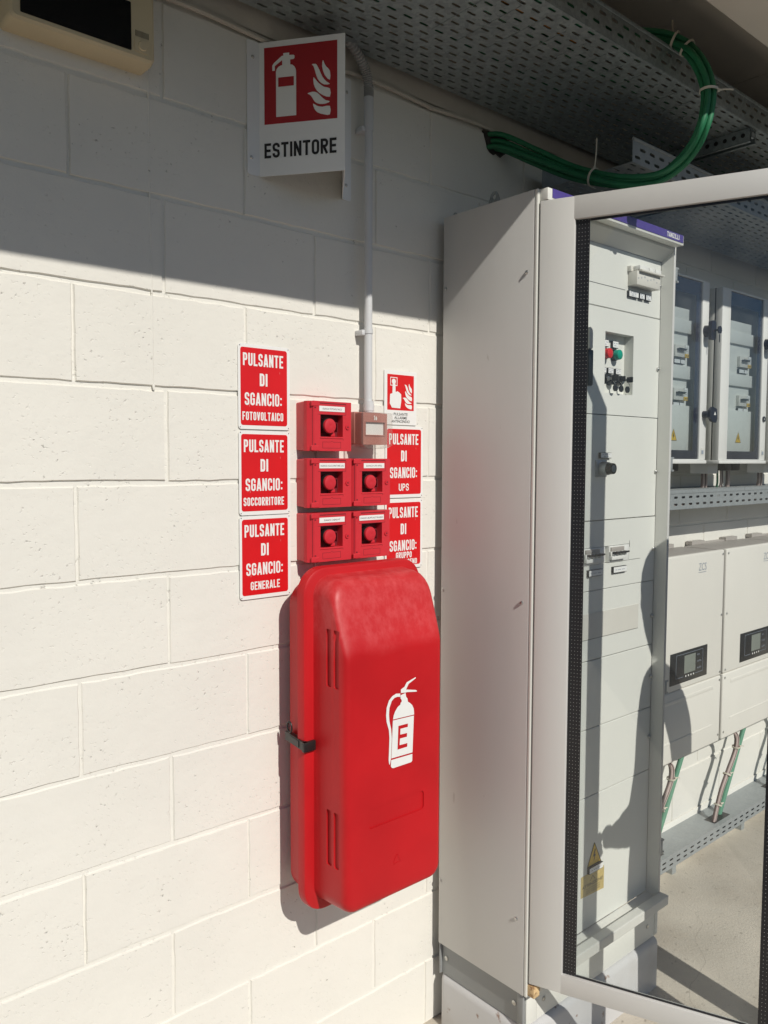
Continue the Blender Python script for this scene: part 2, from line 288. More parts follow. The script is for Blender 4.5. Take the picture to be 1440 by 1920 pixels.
# ------------------------------------------------------------------ mesh builder (wall coordinates: x along the wall, y<0 out of it, z up)
class B:
    def __init__(s):
        s.bm = bmesh.new(); s.mats = []; s.mi = 0
    def m(s, key):
        mat = MAT[key]
        if mat not in s.mats: s.mats.append(mat)
        s.mi = s.mats.index(mat); return s
    def _fin(s, faces):
        for f in faces: f.material_index = s.mi
    def face(s, pts):
        f = s.bm.faces.new([s.bm.verts.new(p) for p in pts]); s._fin([f]); return f
    def box(s, x0, x1, y0, y1, z0, z1, bev=0.0, seg=2):
        vs = [s.bm.verts.new((x, y, z)) for x in (x0, x1) for y in (y0, y1) for z in (z0, z1)]
        idx = [(0, 1, 3, 2), (4, 6, 7, 5), (0, 4, 5, 1), (2, 3, 7, 6), (0, 2, 6, 4), (1, 5, 7, 3)]
        fs = [s.bm.faces.new([vs[i] for i in q]) for q in idx]
        bmesh.ops.recalc_face_normals(s.bm, faces=fs)
        s._fin(fs)
        if bev > 0:
            es = list({e for f in fs for e in f.edges})
            r = bmesh.ops.bevel(s.bm, geom=es, offset=bev, segments=seg, affect='EDGES', profile=0.5)
            s._fin(r['faces'])
        return s
    def prism(s, poly, y0, y1, caps=(True, True)):
        """outline in (x, z) extruded from y0 (front) to y1 (back)"""
        a = [s.bm.verts.new((x, y0, z)) for x, z in poly]; b = [s.bm.verts.new((x, y1, z)) for x, z in poly]
        fs = []
        n = len(poly)
        for i in range(n):
            j = (i + 1) % n; fs.append(s.bm.faces.new((a[i], a[j], b[j], b[i])))
        if caps[0]: fs.append(s.bm.faces.new(a))
        if caps[1]: fs.append(s.bm.faces.new(b[::-1]))
        bmesh.ops.recalc_face_normals(s.bm, faces=fs); s._fin(fs); return s
    def flat(s, poly, y):
        f = s.bm.faces.new([s.bm.verts.new((x, y, z)) for x, z in poly])
        f.normal_update()
        if f.normal.y > 0: f.normal_flip()
        s._fin([f]); return s
    def cyl(s, p0, p1, r0, r1=None, n=16, caps=True):
        r1 = r0 if r1 is None else r1
        p0, p1 = Vector(p0), Vector(p1); ax = (p1 - p0).normalized()
        u = ax.orthogonal().normalized(); v = ax.cross(u)
        a = [s.bm.verts.new(p0 + (u * math.cos(t) + v * math.sin(t)) * r0) for t in [2 * math.pi * k / n for k in range(n)]]
        b = [s.bm.verts.new(p1 + (u * math.cos(t) + v * math.sin(t)) * r1) for t in [2 * math.pi * k / n for k in range(n)]]
        fs = [s.bm.faces.new((a[i], a[(i + 1) % n], b[(i + 1) % n], b[i])) for i in range(n)]
        if caps: fs += [s.bm.faces.new(a[::-1]), s.bm.faces.new(b)]
        bmesh.ops.recalc_face_normals(s.bm, faces=fs); s._fin(fs); return s
    def tube(s, path, r, n=10, rfun=None, sub=6):
        P = [Vector(p) for p in path]
        Q = []
        for i in range(len(P) - 1):                       # Catmull-Rom
            a = P[max(i - 1, 0)]; b = P[i]; c = P[i + 1]; d = P[min(i + 2, len(P) - 1)]
            for k in range(sub):
                t = k / sub
                Q.append(0.5 * ((2 * b) + (c - a) * t + (2 * a - 5 * b + 4 * c - d) * t * t + (3 * b - a - 3 * c + d) * t ** 3))
        Q.append(P[-1])
        rings = []; u = None
        for i, q in enumerate(Q):
            tg = (Q[min(i + 1, len(Q) - 1)] - Q[max(i - 1, 0)]).normalized()
            u = tg.orthogonal().normalized() if u is None else (u - tg * u.dot(tg)).normalized()
            v = tg.cross(u); rr = r if rfun is None else rfun(i / (len(Q) - 1))
            rings.append([s.bm.verts.new(q + (u * math.cos(t) + v * math.sin(t)) * rr) for t in [2 * math.pi * k / n for k in range(n)]])
        fs = []
        for A, Bq in zip(rings, rings[1:]):
            fs += [s.bm.faces.new((A[i], A[(i + 1) % n], Bq[(i + 1) % n], Bq[i])) for i in range(n)]
        fs += [s.bm.faces.new(rings[0][::-1]), s.bm.faces.new(rings[-1])]
        bmesh.ops.recalc_face_normals(s.bm, faces=fs); s._fin(fs); return s
    def loft(s, rings, cap0=True, cap1=True):
        V = [[s.bm.verts.new(p) for p in r] for r in rings]; n = len(V[0]); fs = []
        for A, Bq in zip(V, V[1:]):
            fs += [s.bm.faces.new((A[i], A[(i + 1) % n], Bq[(i + 1) % n], Bq[i])) for i in range(n)]
        if cap0: fs.append(s.bm.faces.new(V[0][::-1]))
        if cap1: fs.append(s.bm.faces.new(V[-1]))
        bmesh.ops.recalc_face_normals(s.bm, faces=fs); s._fin(fs); return s
    def text(s, string, x0, x1, z0, z1, y, bold=0.0):
        cu = bpy.data.curves.new('t', 'FONT'); cu.body = string; cu.offset = bold; cu.resolution_u = 3
        ob = bpy.data.objects.new('t', cu); COL.objects.link(ob)
        dg = bpy.context.evaluated_depsgraph_get(); me = bpy.data.meshes.new_from_object(ob.evaluated_get(dg))
        xs = [v.co.x for v in me.vertices]; ys = [v.co.y for v in me.vertices]
        if xs:
            ax, bx, ay, by = min(xs), max(xs), min(ys), max(ys)
            for v in me.vertices:
                v.co = Vector((x0 + (v.co.x - ax) / (bx - ax) * (x1 - x0), y, z0 + (v.co.y - ay) / max(1e-6, by - ay) * (z1 - z0)))
            k = len(s.bm.faces); s.bm.from_mesh(me); s.bm.faces.ensure_lookup_table()
            fs = s.bm.faces[k:]
            for f in fs:
                f.normal_update()
                if f.normal.y > 0: f.normal_flip()
            s._fin(fs)
        bpy.data.objects.remove(ob); bpy.data.curves.remove(cu); bpy.data.meshes.remove(me)
        return s
    def stext(s, string, x0, x1, z0, z1, y, th=None, gap=0.30):
        """condensed sign lettering drawn with strokes of even thickness"""
        H = z1 - z0; th = th or H * 0.16
        adv = []; wsum = 0
        for c in string:
            wd = {'I': 0.0, ':': 0.0, ' ': 0.5, 'M': 1.25, 'N': 1.05, 'A': 1.1, 'V': 1.05, 'L': 0.85, 'E': 0.88, 'F': 0.85, 'T': 1.0}.get(c, 1.0); adv.append(wd)
        n = len(string); tw = x1 - x0
        gp = th * gap / 0.30 * 0.62
        nz = sum(adv)
        cw = (tw - n * th - (n - 1) * gp) / nz if nz else 0
        x = x0
        zb, zt = z0 + th / 2, z1 - th / 2
        for c, a in zip(string, adv):
            w = cw * a; l = x + th / 2; r = l + w; m = (zb + zt) / 2
            k = min(w * 0.48, H * 0.22)
            def arc(cx, cz, rx, rz, a0, a1, n=6): return [(cx + rx * math.cos(R(a0 + (a1 - a0) * q / n)), cz + rz * math.sin(R(a0 + (a1 - a0) * q / n))) for q in range(n + 1)]
            S = {
             'I': [[(l, z0), (l, z1)]], 'L': [[(l, z1), (l, zb), (r + th / 2, zb)]], 'T': [[(l - th / 2, zt), (r + th / 2, zt)], [((l + r) / 2, zt - th / 2), ((l + r) / 2, z0)]],
             'E': [[(r + th / 2, zt), (l, zt), (l, zb), (r + th / 2, zb)], [(l + th / 2, m), (r + th * 0.3, m)]], 'F': [[(r + th / 2, zt), (l, zt), (l, z0)], [(l + th / 2, m), (r + th * 0.2, m)]],
             'N': [[(l, z0), (l, z1)], [(l + th * 0.1, z1 - th * 0.4), (r - th * 0.1, z0 + th * 0.4)], [(r, z0), (r, z1)]],
             'A': [[(l - th * 0.1, z0), ((l + r) / 2 - th * 0.05, z1)], [((l + r) / 2 + th * 0.05, z1), (r + th * 0.1, z0)], [(l + w * 0.2, zb + H * 0.16), (r - w * 0.2, zb + H * 0.16)]],
             'V': [[(l - th * 0.1, z1), ((l + r) / 2, z0)], [((l + r) / 2, z0), (r + th * 0.1, z1)]],
             'Z': [[(l - th / 2, zt), (r, zt), (l, zb), (r + th / 2, zb)]],
             'U': [[(l, z1)] + arc(l + k, zb + k, k, k, 180, 270) + arc(r - k, zb + k, k, k, 270, 360) + [(r, z1)]],
             'O': [arc(r - k, zt - k, k, k, 0, 90) + arc(l + k, zt - k, k, k, 90, 180) + arc(l + k, zb + k, k, k, 180, 270) + arc(r - k, zb + k, k, k, 270, 360) + [(r, zt - k)]],
             'C': [[(r, m + H * 0.14)] + arc(r - k, zt - k, k, k, 0, 90) + arc(l + k, zt - k, k, k, 90, 180) + arc(l + k, zb + k, k, k, 180, 270) + arc(r - k, zb + k, k, k, 270, 360) + [(r, m - H * 0.14)]],
             'G': [[(r, m + H * 0.16)] + arc(r - k, zt - k, k, k, 0, 90) + arc(l + k, zt - k, k, k, 90, 180) + arc(l + k, zb + k, k, k, 180, 270) + arc(r - k, zb + k, k, k, 270, 360) + [(r, m - th * 0.1), ((l + r) / 2, m - th * 0.1)]],
             'D': [[(l, zt)] + arc(r - k, zt - k, k, k, 90, 0) + arc(r - k, zb + k, k, k, 0, -90) + [(l, zb), (l, zt)]],
             'P': [[(l, z0), (l, zt)] + arc(r - k, zt - k, k, k, 90, 0) + arc(r - k, m + k - th * 0.2, k, k, 0, -90) + [(l + th / 2, m - th * 0.2)]],
             'R': [[(l, z0), (l, zt)] + arc(r - k, zt - k, k, k, 90, 0) + arc(r - k, m + k, k, k, 0, -90) + [(l + th / 2, m)], [(l + w * 0.45, m - th * 0.4), (r + th * 0.05, z0)]],
             'S': [[(r, m + H * 0.19)] + arc(r - k, zt - k, k, k, 0, 90) + arc(l + k, zt - k, k, k, 90, 180) + [(l, m + k * 1.1)] + [(l + w * 0.12, m + H * 0.05), (r - w * 0.12, m - H * 0.05)] + [(r, m - k * 1.1)] + arc(r - k, zb + k, k, k, 0, -90) + arc(l + k, zb + k, k, k, 270, 180) + [(l, m - H * 0.19)]],
             ':': [[(l, z0 + H * 0.08), (l, z0 + H * 0.08 + th * 1.05)], [(l, z0 + H * 0.55), (l, z0 + H * 0.55 + th * 1.05)]],
            }.get(c, [])
            for q, st in enumerate(S):
                P = [Vector(p) for p in st]; Q = [P[0]]
                for p in P[1:]:
                    if (p - Q[-1]).length > 1e-6: Q.append(p)
                L = []; Rr = []
                closed = (Q[0] - Q[-1]).length < 1e-6
                for i, p in enumerate(Q):
                    d0 = (p - Q[i - 1]).normalized() if i > 0 else ((p - Q[-2]).normalized() if closed else (Q[1] - p).normalized())
                    d1 = (Q[i + 1] - p).normalized() if i < len(Q) - 1 else ((Q[1] - p).normalized() if closed else d0)
                    t = (d0 + d1)
                    t = t.normalized() if t.length > 1e-6 else d1
                    nn_ = Vector((-t.y, t.x)); kx = min(1.6, 1 / max(0.5, nn_.dot(Vector((-d0.y, d0.x)))))
                    L.append(p + nn_ * th / 2 * kx); Rr.append(p - nn_ * th / 2 * kx)
                yy = y - 0.00006 * q
                for i in range(len(Q) - 1):
                    s.face([(v.x, yy, v.y) for v in (Rr[i], Rr[i + 1], L[i + 1], L[i])])
            x += w + th + gp
        return s
    def screw(s, p, d, r=0.005, h=0.003):
        p, d = Vector(p), Vector(d).normalized()
        s.cyl(p, p + d * h * 0.6, r, r, 12); s.cyl(p + d * h * 0.6, p + d * h, r, r * 0.6, 12)
        u = d.orthogonal().normalized()
        return s
    def xf(s, mat):
        bmesh.ops.transform(s.bm, matrix=mat, verts=s.bm.verts[:]); return s
    def build(s, name, parent=None, base=None, smooth=35):
        """base: the thing's base point in wall coordinates"""
        if base is None: base = parent['_b'] if parent else (0, 0, -G)
        base = Vector(base)
        bmesh.ops.translate(s.bm, vec=-base, verts=s.bm.verts[:])
        me = bpy.data.meshes.new(name); s.bm.to_mesh(me); s.bm.free()
        for mt in s.mats: me.materials.append(mt)
        if smooth:
            me.polygons.foreach_set('use_smooth', [True] * len(me.polygons))
            me.set_sharp_from_angle(angle=R(smooth))
        o = bpy.data.objects.new(name, me); COL.objects.link(o)
        if parent: o.parent = parent
        else: o.location = base + Vector((0, 0, G))
        o['_b'] = list(base)
        return o

def thing(name, label, cat, base, group=None):
    o = bpy.data.objects.new(name, None); COL.objects.link(o); o.empty_display_size = 0.05
    o.location = Vector(base) + Vector((0, 0, G)); o['_b'] = list(base)
    o['label'] = label; o['category'] = cat
    if group: o['group'] = group
    return o
def tag(o, label=None, cat=None, group=None, kind=None):
    if label: o['label'] = label
    if cat: o['category'] = cat
    if group: o['group'] = group
    if kind: o['kind'] = kind
    return o
def rrect(x0, x1, z0, z1, r, n=6):
    out = []
    for cx, cz, a0 in ((x1 - r, z1 - r, 0), (x0 + r, z1 - r, 90), (x0 + r, z0 + r, 180), (x1 - r, z0 + r, 270)):
        for k in range(n + 1):
            t = R(a0 + 90 * k / n); out.append((cx + r * math.cos(t), cz + r * math.sin(t)))
    return out
def disc(cx, cz, r, n=24): return [(cx + r * math.cos(2 * math.pi * k / n), cz + r * math.sin(2 * math.pi * k / n)) for k in range(n)]
def boolean(o, cutter_b):
    c = cutter_b.build('cutter', None, (0, 0, -G), smooth=0)
    md = o.modifiers.new('b', 'BOOLEAN'); md.operation = 'DIFFERENCE'; md.object = c; md.solver = 'EXACT'
    dg = bpy.context.evaluated_depsgraph_get(); dg.update()
    me = bpy.data.meshes.new_from_object(o.evaluated_get(dg))
    o.modifiers.clear(); o.data = me
    me.polygons.foreach_set('use_smooth', [True] * len(me.polygons)); me.set_sharp_from_angle(angle=R(32))
    bpy.data.objects.remove(c)

# ================================================================== setting
b = B().m('low_bounce_ground'); b.face([(-60, -60, -G - 0.02), (60, -60, -G - 0.02), (60, 60, -G - 0.02), (-60, 60, -G - 0.02)])  # unseen dark ground, added to cut light bounced up to the wall
tag(b.build('unseen_dark_yard', None, (0, 0, -G - 0.02)), kind='structure')
b = B().m('ground'); b.box(-9, 12, -1.35, 0.3, -G - 0.15, -G, 0.006)
tag(b.build('ground', None, (0, -1, -G)), kind='structure')

# painted block wall: every block face slightly proud of its tooled joints
HB = 0.19550
b = B().m('wall')
b.box(-4.0, 7.0, 0.004, 0.20, -G, 0.80)
row = 0
z1 = 0.2
rnd = random.Random(3)
while z1 > -G + 0.01:
    z0 = max(z1 - 0.2, -G)
    k = round(z1 / -0.2)                       # joint line number below datum
    off = HB if (k % 2) else 0.0
    i = -11
    while True:
        xa = off + i * 2 * HB; xb = xa + 2 * HB
        if xa > 7.0: break
        if xb > -4.0:
            jx = lambda: rnd.uniform(-0.0015, 0.0015)
            gx, gz = 0.0024, 0.0042
            X0, X1, Z0, Z1 = xa + gx + jx(), xb - gx + jx(), z0 + gz + jx(), z1 - gz + jx()
            yf = rnd.uniform(-0.0012, 0.0008)
            ch = 0.0024
            # front face as a small irregular grid so arrises wander like cast block
            nx, nz = 12, 6
            grid = []
            for a in range(nx + 1):
                colv = []
                for c in range(nz + 1):
                    edge = a in (0, nx) or c in (0, nz)
                    x = X0 + ch + (X1 - X0 - 2 * ch) * a / nx; z = Z0 + ch + (Z1 - Z0 - 2 * ch) * c / nz
                    if edge:
                        x += rnd.uniform(-0.001, 0.001); z += rnd.uniform(-0.0013, 0.0013)
                    colv.append(b.bm.verts.new((x, yf + rnd.uniform(-0.0004, 0.0004), z)))
                grid.append(colv)
            for a in range(nx):
                for c in range(nz):
                    b._fin([b.bm.faces.new((grid[a][c], grid[a + 1][c], grid[a + 1][c + 1], grid[a][c + 1]))])
            ring = [grid[a][0] for a in range(nx + 1)] + [grid[nx][c] for c in range(1, nz + 1)] + [grid[a][nz] for a in range(nx - 1, -1, -1)] + [grid[0][c] for c in range(nz - 1, 0, -1)]
            back = []
            for v in ring:
                x = v.co.x; z = v.co.z
                x += -ch if v in grid[0] else (ch if v in grid[nx] else 0); z += (-ch if abs(z - Z0) < 0.008 else (ch if abs(z - Z1) < 0.008 else 0))
                back.append(b.bm.verts.new((x, 0.0040, z)))
            for q in range(len(ring)):
                r2 = (q + 1) % len(ring)
                b._fin([b.bm.faces.new((ring[q], back[q], back[r2], ring[r2]))])
        i += 1
    z1 -= 0.2
# a thin run of paint down the wall
b.tube([(0.165, 0.001, 0.15), (0.166, 0.0006, 0.0), (0.1655, 0.0008, -0.2), (0.167, 0.0006, -0.4), (0.1665, 0.0005, -0.59)], 0.0022, 8)
b.cyl((0.1668, 0.0, -0.592), (0.1668, -0.004, -0.604), 0.004, 0.002, 10)
wall = b.build('block_wall', None, (1.0, 0, -G), smooth=50)
tag(wall, 'cream painted concrete block wall with running bond joints', 'wall')

# concrete beam on top of the wall
b = B().m('beam')
b.box(-4.0, 7.0, -0.012, 0.19, 0.208, 0.80, 0.004)
for x in [q * 0.9 + 0.06 for q in range(-4, 8)]:
    b.tube([(x, -0.008, 0.198), (x + 0.2, -0.011, 0.206), (x + 0.45, -0.007, 0.199), (x + 0.7, -0.010, 0.207), (x + 0.92, -0.008, 0.199)], 0.006, 7)
tag(b.build('concrete_beam', None, (1.0, 0, 0.2)), 'grey concrete beam along the wall top with rough mortar edge', 'beam')

# dark patch painting the shade of the broken hole where the green cables emerge
b = B().m('galv_dark')
hole = [(1.186, 0.200), (1.195, 0.178), (1.200, 0.166), (1.205, 0.152), (1.214, 0.145), (1.232, 0.140), (1.243, 0.146), (1.262, 0.140), (1.275, 0.150), (1.288, 0.158), (1.296, 0.170), (1.300, 0.190), (1.296, 0.207)]
MAT['holeshade'] = mk('hole_shade', (0.05, 0.045, 0.04), 0.95, var=0.4, scale=60, bump=0.8, bscale=80)
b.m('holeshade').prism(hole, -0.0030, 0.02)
tag(b.build('wall_hole_shade', None, (1.24, 0, 0.14)), 'ragged dark patch painted as the shaded hole around the green cables', 'wall hole')

# roof overhang: soffit panels and an eave beam
roof = thing('roof_overhang', 'beige roof overhang and eave beam above the cable tray', 'roof', (1.0, -0.4, 0.30))
b = B().m('soffit')
for i in range(-5, 9):
    b.box(i * 0.9 + 0.302, i * 0.9 + 1.198, -0.66, 0.2, 0.50, 0.54, 0.002)
b.build('soffit_panel', roof)
b = B().m('soffit'); b.box(-5, 8, -0.887, -0.652, 0.30, 0.58, 0.004); b.build('eave_beam', roof)
b = B().m('galv_dark'); b.box(-5, 8, -0.90, 0.3, 0.582, 0.64); b.build('roof_sheet', roof)

# ================================================================== perforated cable trays
def slot_cell(b, fx, x0, x1, y0, y1, sx, sy, cx, cy, r4=4):
    """one sheet cell with a rounded slot; fx maps (a, b) in the sheet to a point"""
    loop = []
    n = r4
    for k in range(n + 1):
        t = R(-90 + 180 * k / n); loop.append((cx + (sx / 2 - sy / 2) + sy / 2 * math.cos(t), cy + sy / 2 * math.sin(t)))
    for k in range(n + 1):
        t = R(90 + 180 * k / n); loop.append((cx - (sx / 2 - sy / 2) + sy / 2 * math.cos(t), cy + sy / 2 * math.sin(t)))
    L = len(loop)
    inner = [b.bm.verts.new(fx(*p)) for p in loop]
    outer = []
    half = n + 1
    for q, (px, py) in enumerate(loop):
        if q < half:
            f = q / n
            P = (cx + (sx / 2 - sy / 2) + 0.0, y0) if q == 0 else ((cx + (sx / 2 - sy / 2), y1) if q == n else (x1, y0 + (y1 - y0) * f))
        else:
            f = (q - half) / n
            P = (cx - (sx / 2 - sy / 2), y1) if q == half else ((cx - (sx / 2 - sy / 2), y0) if q == L - 1 else (x0, y1 + (y0 - y1) * f))
        outer.append(P)
    # corners are reached by the first/last side steps
    outer[1] = (x1, y0); outer[n - 1] = (x1, y1); outer[half + 1] = (x0, y1); outer[L - 2] = (x0, y0)
    ov = [b.bm.verts.new(fx(*p)) for p in outer]
    for q in range(L):
        r2 = (q + 1) % L
        try: b._fin([b.bm.faces.new((inner[q], inner[r2], ov[r2], ov[q]))])
        except ValueError: pass

def perforated(b, fx, x0, x1, rows, pitch, sx, sy, ystart, yend, stagger=True):
    """rows: list of slot-row centres; strips between them share borders"""
    edges = [ystart] + [(rows[i] + rows[i + 1]) / 2 for i in range(len(rows) - 1)] + [yend]
    for i, yc in enumerate(rows):
        o = pitch / 2 if (stagger and i % 2) else 0.0
        n = int((x1 - x0) / pitch)
        for k in range(n):
            a = x0 + k * pitch + o
            slot_cell(b, fx, a, a + pitch, edges[i], edges[i + 1], sx, sy, a + pitch / 2, yc)
        if o:
            b.face([fx(x0, edges[i]), fx(x0 + o, edges[i]), fx(x0 + o, edges[i + 1]), fx(x0, edges[i + 1])])
def solid(o, t):
    md = o.modifiers.new('thickness', 'SOLIDIFY'); md.thickness = t; md.offset = 0

TZ = 0.245
big = thing('cable_tray', 'wide perforated steel cable tray under the roof along the wall', 'cable tray', (1.5, -0.25, TZ))
b = B().m('galv_dark')
rows = [-0.4622 + 0.0255 * k for k in range(17)]
perforated(b, lambda x, y: (x, y, TZ), -0.6, 4.6, rows, 0.0492, 0.027, 0.0070, -0.475, -0.036)
solid(b.build('tray_floor', big, smooth=0), 0.0012)
b = B().m('galv_dark')
perforated(b, lambda x, z: (x, -0.4755, z), -0.6, 4.6, [TZ + 0.022, TZ + 0.048], 0.0492, 0.027, 0.0075, TZ + 0.001, TZ + 0.064)
solid(b.build('side_rail', big, smooth=0), 0.0012)
b = B().m('galv_dark'); b.tube([(-0.6, -0.4755, TZ + 0.067), (4.6, -0.4755, TZ + 0.067)], 0.0045, 8); b.build('rolled_edge', big)
b = B().m('galv_dark'); b.box(-0.6, 4.6, -0.037, -0.0355, TZ - 0.0005, TZ + 0.07); b.build('side_rail', big)
b = B().m('galv_dark')
for k in range(12): b.box(0.755 + k * 0.08, 0.7556 + k * 0.08, -0.43, -0.23, TZ - 0.0020, TZ - 0.0008)
b.build('pressed_rib', big)

# cables lying in the tray (seen through its slots)
for i, (y, r, key, nm, lab) in enumerate([(-0.462, 0.011, 'green', 'green_cable', 'green cable lying at the front edge inside the wide tray'),
                      (-0.404, 0.008, 'orange', 'orange_cable', 'orange cable lying inside the wide perforated tray'),
                      (-0.36, 0.010, 'green', 'green_cable', 'dull green cable lying mid-way across the wide tray'),
                      (-0.215, 0.010, 'green', 'green_cable', 'dull green cable lying nearest the wall inside the wide tray')]):
    b = B().m(key)
    x1 = 1.08 if key == 'orange' else (1.30 if i == 0 else 4.5)
    x0 = 0.80 if key == 'orange' else -0.6
    b.tube([(x0 + (x1 - x0) * k / 8, y + 0.003 * math.sin(k * 2.1 + i), TZ + 0.003 + r) for k in range(9)], r, 10)
    if key == 'orange': pass
    tag(b.build(nm, None, ((x0 + x1) / 2, y, TZ)), lab, 'cable')

# green cable loop from the broken hole up over the tray's rail
loop = thing('green_cable_bundle', 'thick bundle of green cables looping from the wall hole up over the tray rail', 'cable bundle', (1.25, -0.3, -0.06))
path = [(1.205, 0.05, 0.172), (1.2331, -0.02, 0.1698), (1.2925, -0.1, 0.1245), (1.3234, -0.19, 0.0705), (1.3228, -0.28, 0.0266), (1.3393, -0.37, -0.0053), (1.3635, -0.45, -0.0106), (1.359, -0.515, 0.0063), (1.3445, -0.565, 0.036), (1.3303, -0.595, 0.071), (1.3394, -0.6, 0.1125), (1.3518, -0.595, 0.1596), (1.3662, -0.575, 0.2117), (1.375, -0.545, 0.2639), (1.3915, -0.5, 0.316), (1.365, -0.462, 0.342), (1.30, -0.43, 0.340), (1.18, -0.42, 0.312), (1.05, -0.42, 0.298), (0.9, -0.42, 0.298)]
offs = [(0.004, 0.0), (0.017, 0.008), (-0.013, 0.012), (0.008, -0.016), (-0.012, -0.010)]
for i, (du, dv) in enumerate(offs):
    b = B().m('green'); pp = []
    for k, p in enumerate(path):
        s = 1.0 + 0.12 * math.sin(k * 0.9 + i * 1.3)
        q = Vector(p); sp_ = 0.62 if k > 6 else (0.62 + 0.10 * (6 - k))
        t = (Vector(path[min(k + 1, len(path) - 1)]) - Vector(path[max(k - 1, 0)])).normalized()
        u = t.cross(Vector((0.3, 1, 0.2))).normalized(); v = t.cross(u)
        pp.append(q + u * du * s * sp_ + v * dv * s * sp_)
    b.tube(pp, 0.0072, 12, sub=8); b.build('cable', loop)
def tie(parent, p, t, r, tail, key='tie'):
    p, t = Vector(p), Vector(t).normalized(); u = t.orthogonal().normalized(); v = t.cross(u)
    b = B().m(key); n = 20
    A = [[b.bm.verts.new(p + (u * math.cos(a) + v * math.sin(a)) * rr + t * h) for a in [2 * math.pi * k / n for k in range(n)]] for rr, h in ((r, -0.003), (r + 0.0015, -0.003), (r + 0.0015, 0.003), (r, 0.003))]
    for i in range(4):
        C_, D = A[i], A[(i + 1) % 4]
        b._fin([b.bm.faces.new((C_[k], C_[(k + 1) % n], D[(k + 1) % n], D[k])) for k in range(n)])
    q = p + Vector(tail[0]).normalized() * r
    d = Vector(tail[0]).normalized()
    b.box(-0.0035, 0.0035, -0.005, 0.005, -0.003, 0.003, 0.001)
    b2 = b
    for vtx in b2.bm.verts[-48:]: pass
    b.tube([q, q + d * tail[1] * 0.5, q + d * tail[1]], 0.0022, 6)
    # move the head block onto the strap
    return b, q
def add_tie(parent, p, t, r, d, ln, key='tie'):
    p, t, d = Vector(p), Vector(t).normalized(), Vector(d).normalized()
    u = t.orthogonal().normalized(); v = t.cross(u); b = B().m(key); n = 22
    A = [[b.bm.verts.new(p + (u * math.cos(a) + v * math.sin(a)) * rr + t * h) for a in [2 * math.pi * k / n for k in range(n)]] for rr, h in ((r, -0.003), (r + 0.0016, -0.003), (r + 0.0016, 0.003), (r, 0.003))]
    for i in range(4):
        C_, D = A[i], A[(i + 1) % 4]
        b._fin([b.bm.faces.new((C_[k], C_[(k + 1) % n], D[(k + 1) % n], D[k])) for k in range(n)])
    q = p + d * r
    b.cyl(q - d * 0.001, q + d * 0.006, 0.0045, 0.004, 8)
    b.tube([q, q + d * ln * 0.5 + t * 0.002, q + d * ln], 0.0020, 6)
    b.build('cable_tie', parent)
rightdir = (0.755, -0.655, 0.05)
add_tie(loop, (1.3518, -0.595, 0.1596), (0.03, 0.0, 1), 0.0205, rightdir, 0.040)
add_tie(loop, (1.3235, -0.285, 0.0245), (0.05, -0.9, -0.38), 0.0235, (0.10, 0.0, 1.0), 0.085)
add_tie(loop, (1.380, -0.484, 0.330), (-0.35, 0.75, 0.45), 0.0205, (0.3, 0.3, 1.0), 0.05)
add_tie(loop, (1.3925, -0.512, 0.305), (-0.2, 0.6, 0.7), 0.0205, (0.2, -0.6, -0.8), 0.03)

# smaller tray over the cabinet
small = thing('cable_tray', 'shorter perforated cable tray above the cabinet, its cut end showing', 'cable tray', (1.8, -0.21, 0.05))
b = B().m('galv_paint')
perforated(b, lambda x, z: (x, -0.365, z), 1.385, 3.35, [0.076, 0.100], 0.0492, 0.027, 0.0085, 0.0605, 0.118)
solid(b.build('side_rail', small, smooth=0), 0.0012)
b = B().m('galv_paint'); b.tube([(1.385, -0.3665, 0.121), (3.35, -0.3665, 0.121)], 0.0042, 8); b.build('rolled_edge', small)
b = B().m('galv_paint')
perforated(b, lambda x, y: (x, y, 0.060), 1.385, 3.35, [-0.352 + 0.0255 * k for k in range(12)], 0.0492, 0.027, 0.007, -0.365, -0.06)
solid(b.build('tray_floor', small, smooth=0), 0.0012)
b = B().m('galv_paint'); b.box(1.385, 3.35, -0.061, -0.0595, 0.0605, 0.12); b.build('side_rail', small)

# strut brackets under the big tray
def strut(x, y0, y1, z0, lab):
    t = thing('strut_bracket', lab, 'bracket', (x, y1, z0), 'slotted steel brackets below the trays')
    b = B().m('galv_dark')
    h = 0.040; wd = 0.040
    b.box(x - wd / 2, x - wd / 2 + 0.002, y0, y1, z0, z0 + h); b.box(x + wd / 2 - 0.002, x + wd / 2, y0, y1, z0, z0 + h)
    b.box(x - wd / 2 + 0.002, x + wd / 2 - 0.002, y0, y1, z0 + h - 0.002, z0 + h)
    b.box(x - wd / 2 + 0.002, x - wd / 2 + 0.010, y0, y1, z0, z0 + 0.002); b.box(x + wd / 2 - 0.010, x + wd / 2 - 0.002, y0, y1, z0, z0 + 0.002)
    b.build('channel', t)
    b = B().m('black')  # black discs on the channel paint the shade in its holes
    k = y0 + 0.02
    while k < y1 - 0.02:
        b.cyl((x - wd / 2 - 0.0006, k, z0 + h * 0.55), (x - wd / 2 + 0.0006, k, z0 + h * 0.55), 0.0065, None, 12); k += 0.028
    b.build('hole_shade_disc', t)
    b = B().m('galv'); b.cyl((x, y0 - 0.002, z0 + 0.022), (x, y0 + 0.002, z0 + 0.022), 0.010, None, 10); b.build('bolt', t)
strut(1.87, -0.465, -0.005, 0.203, 'slotted steel bracket carrying the wide tray beside the green cable loop')
strut(1.72, -0.415, -0.005, 0.018, 'slotted steel bracket just above the open cabinet door top')
strut(3.3, -0.465, -0.005, 0.203, 'slotted steel bracket carrying the far right run of the wide tray')

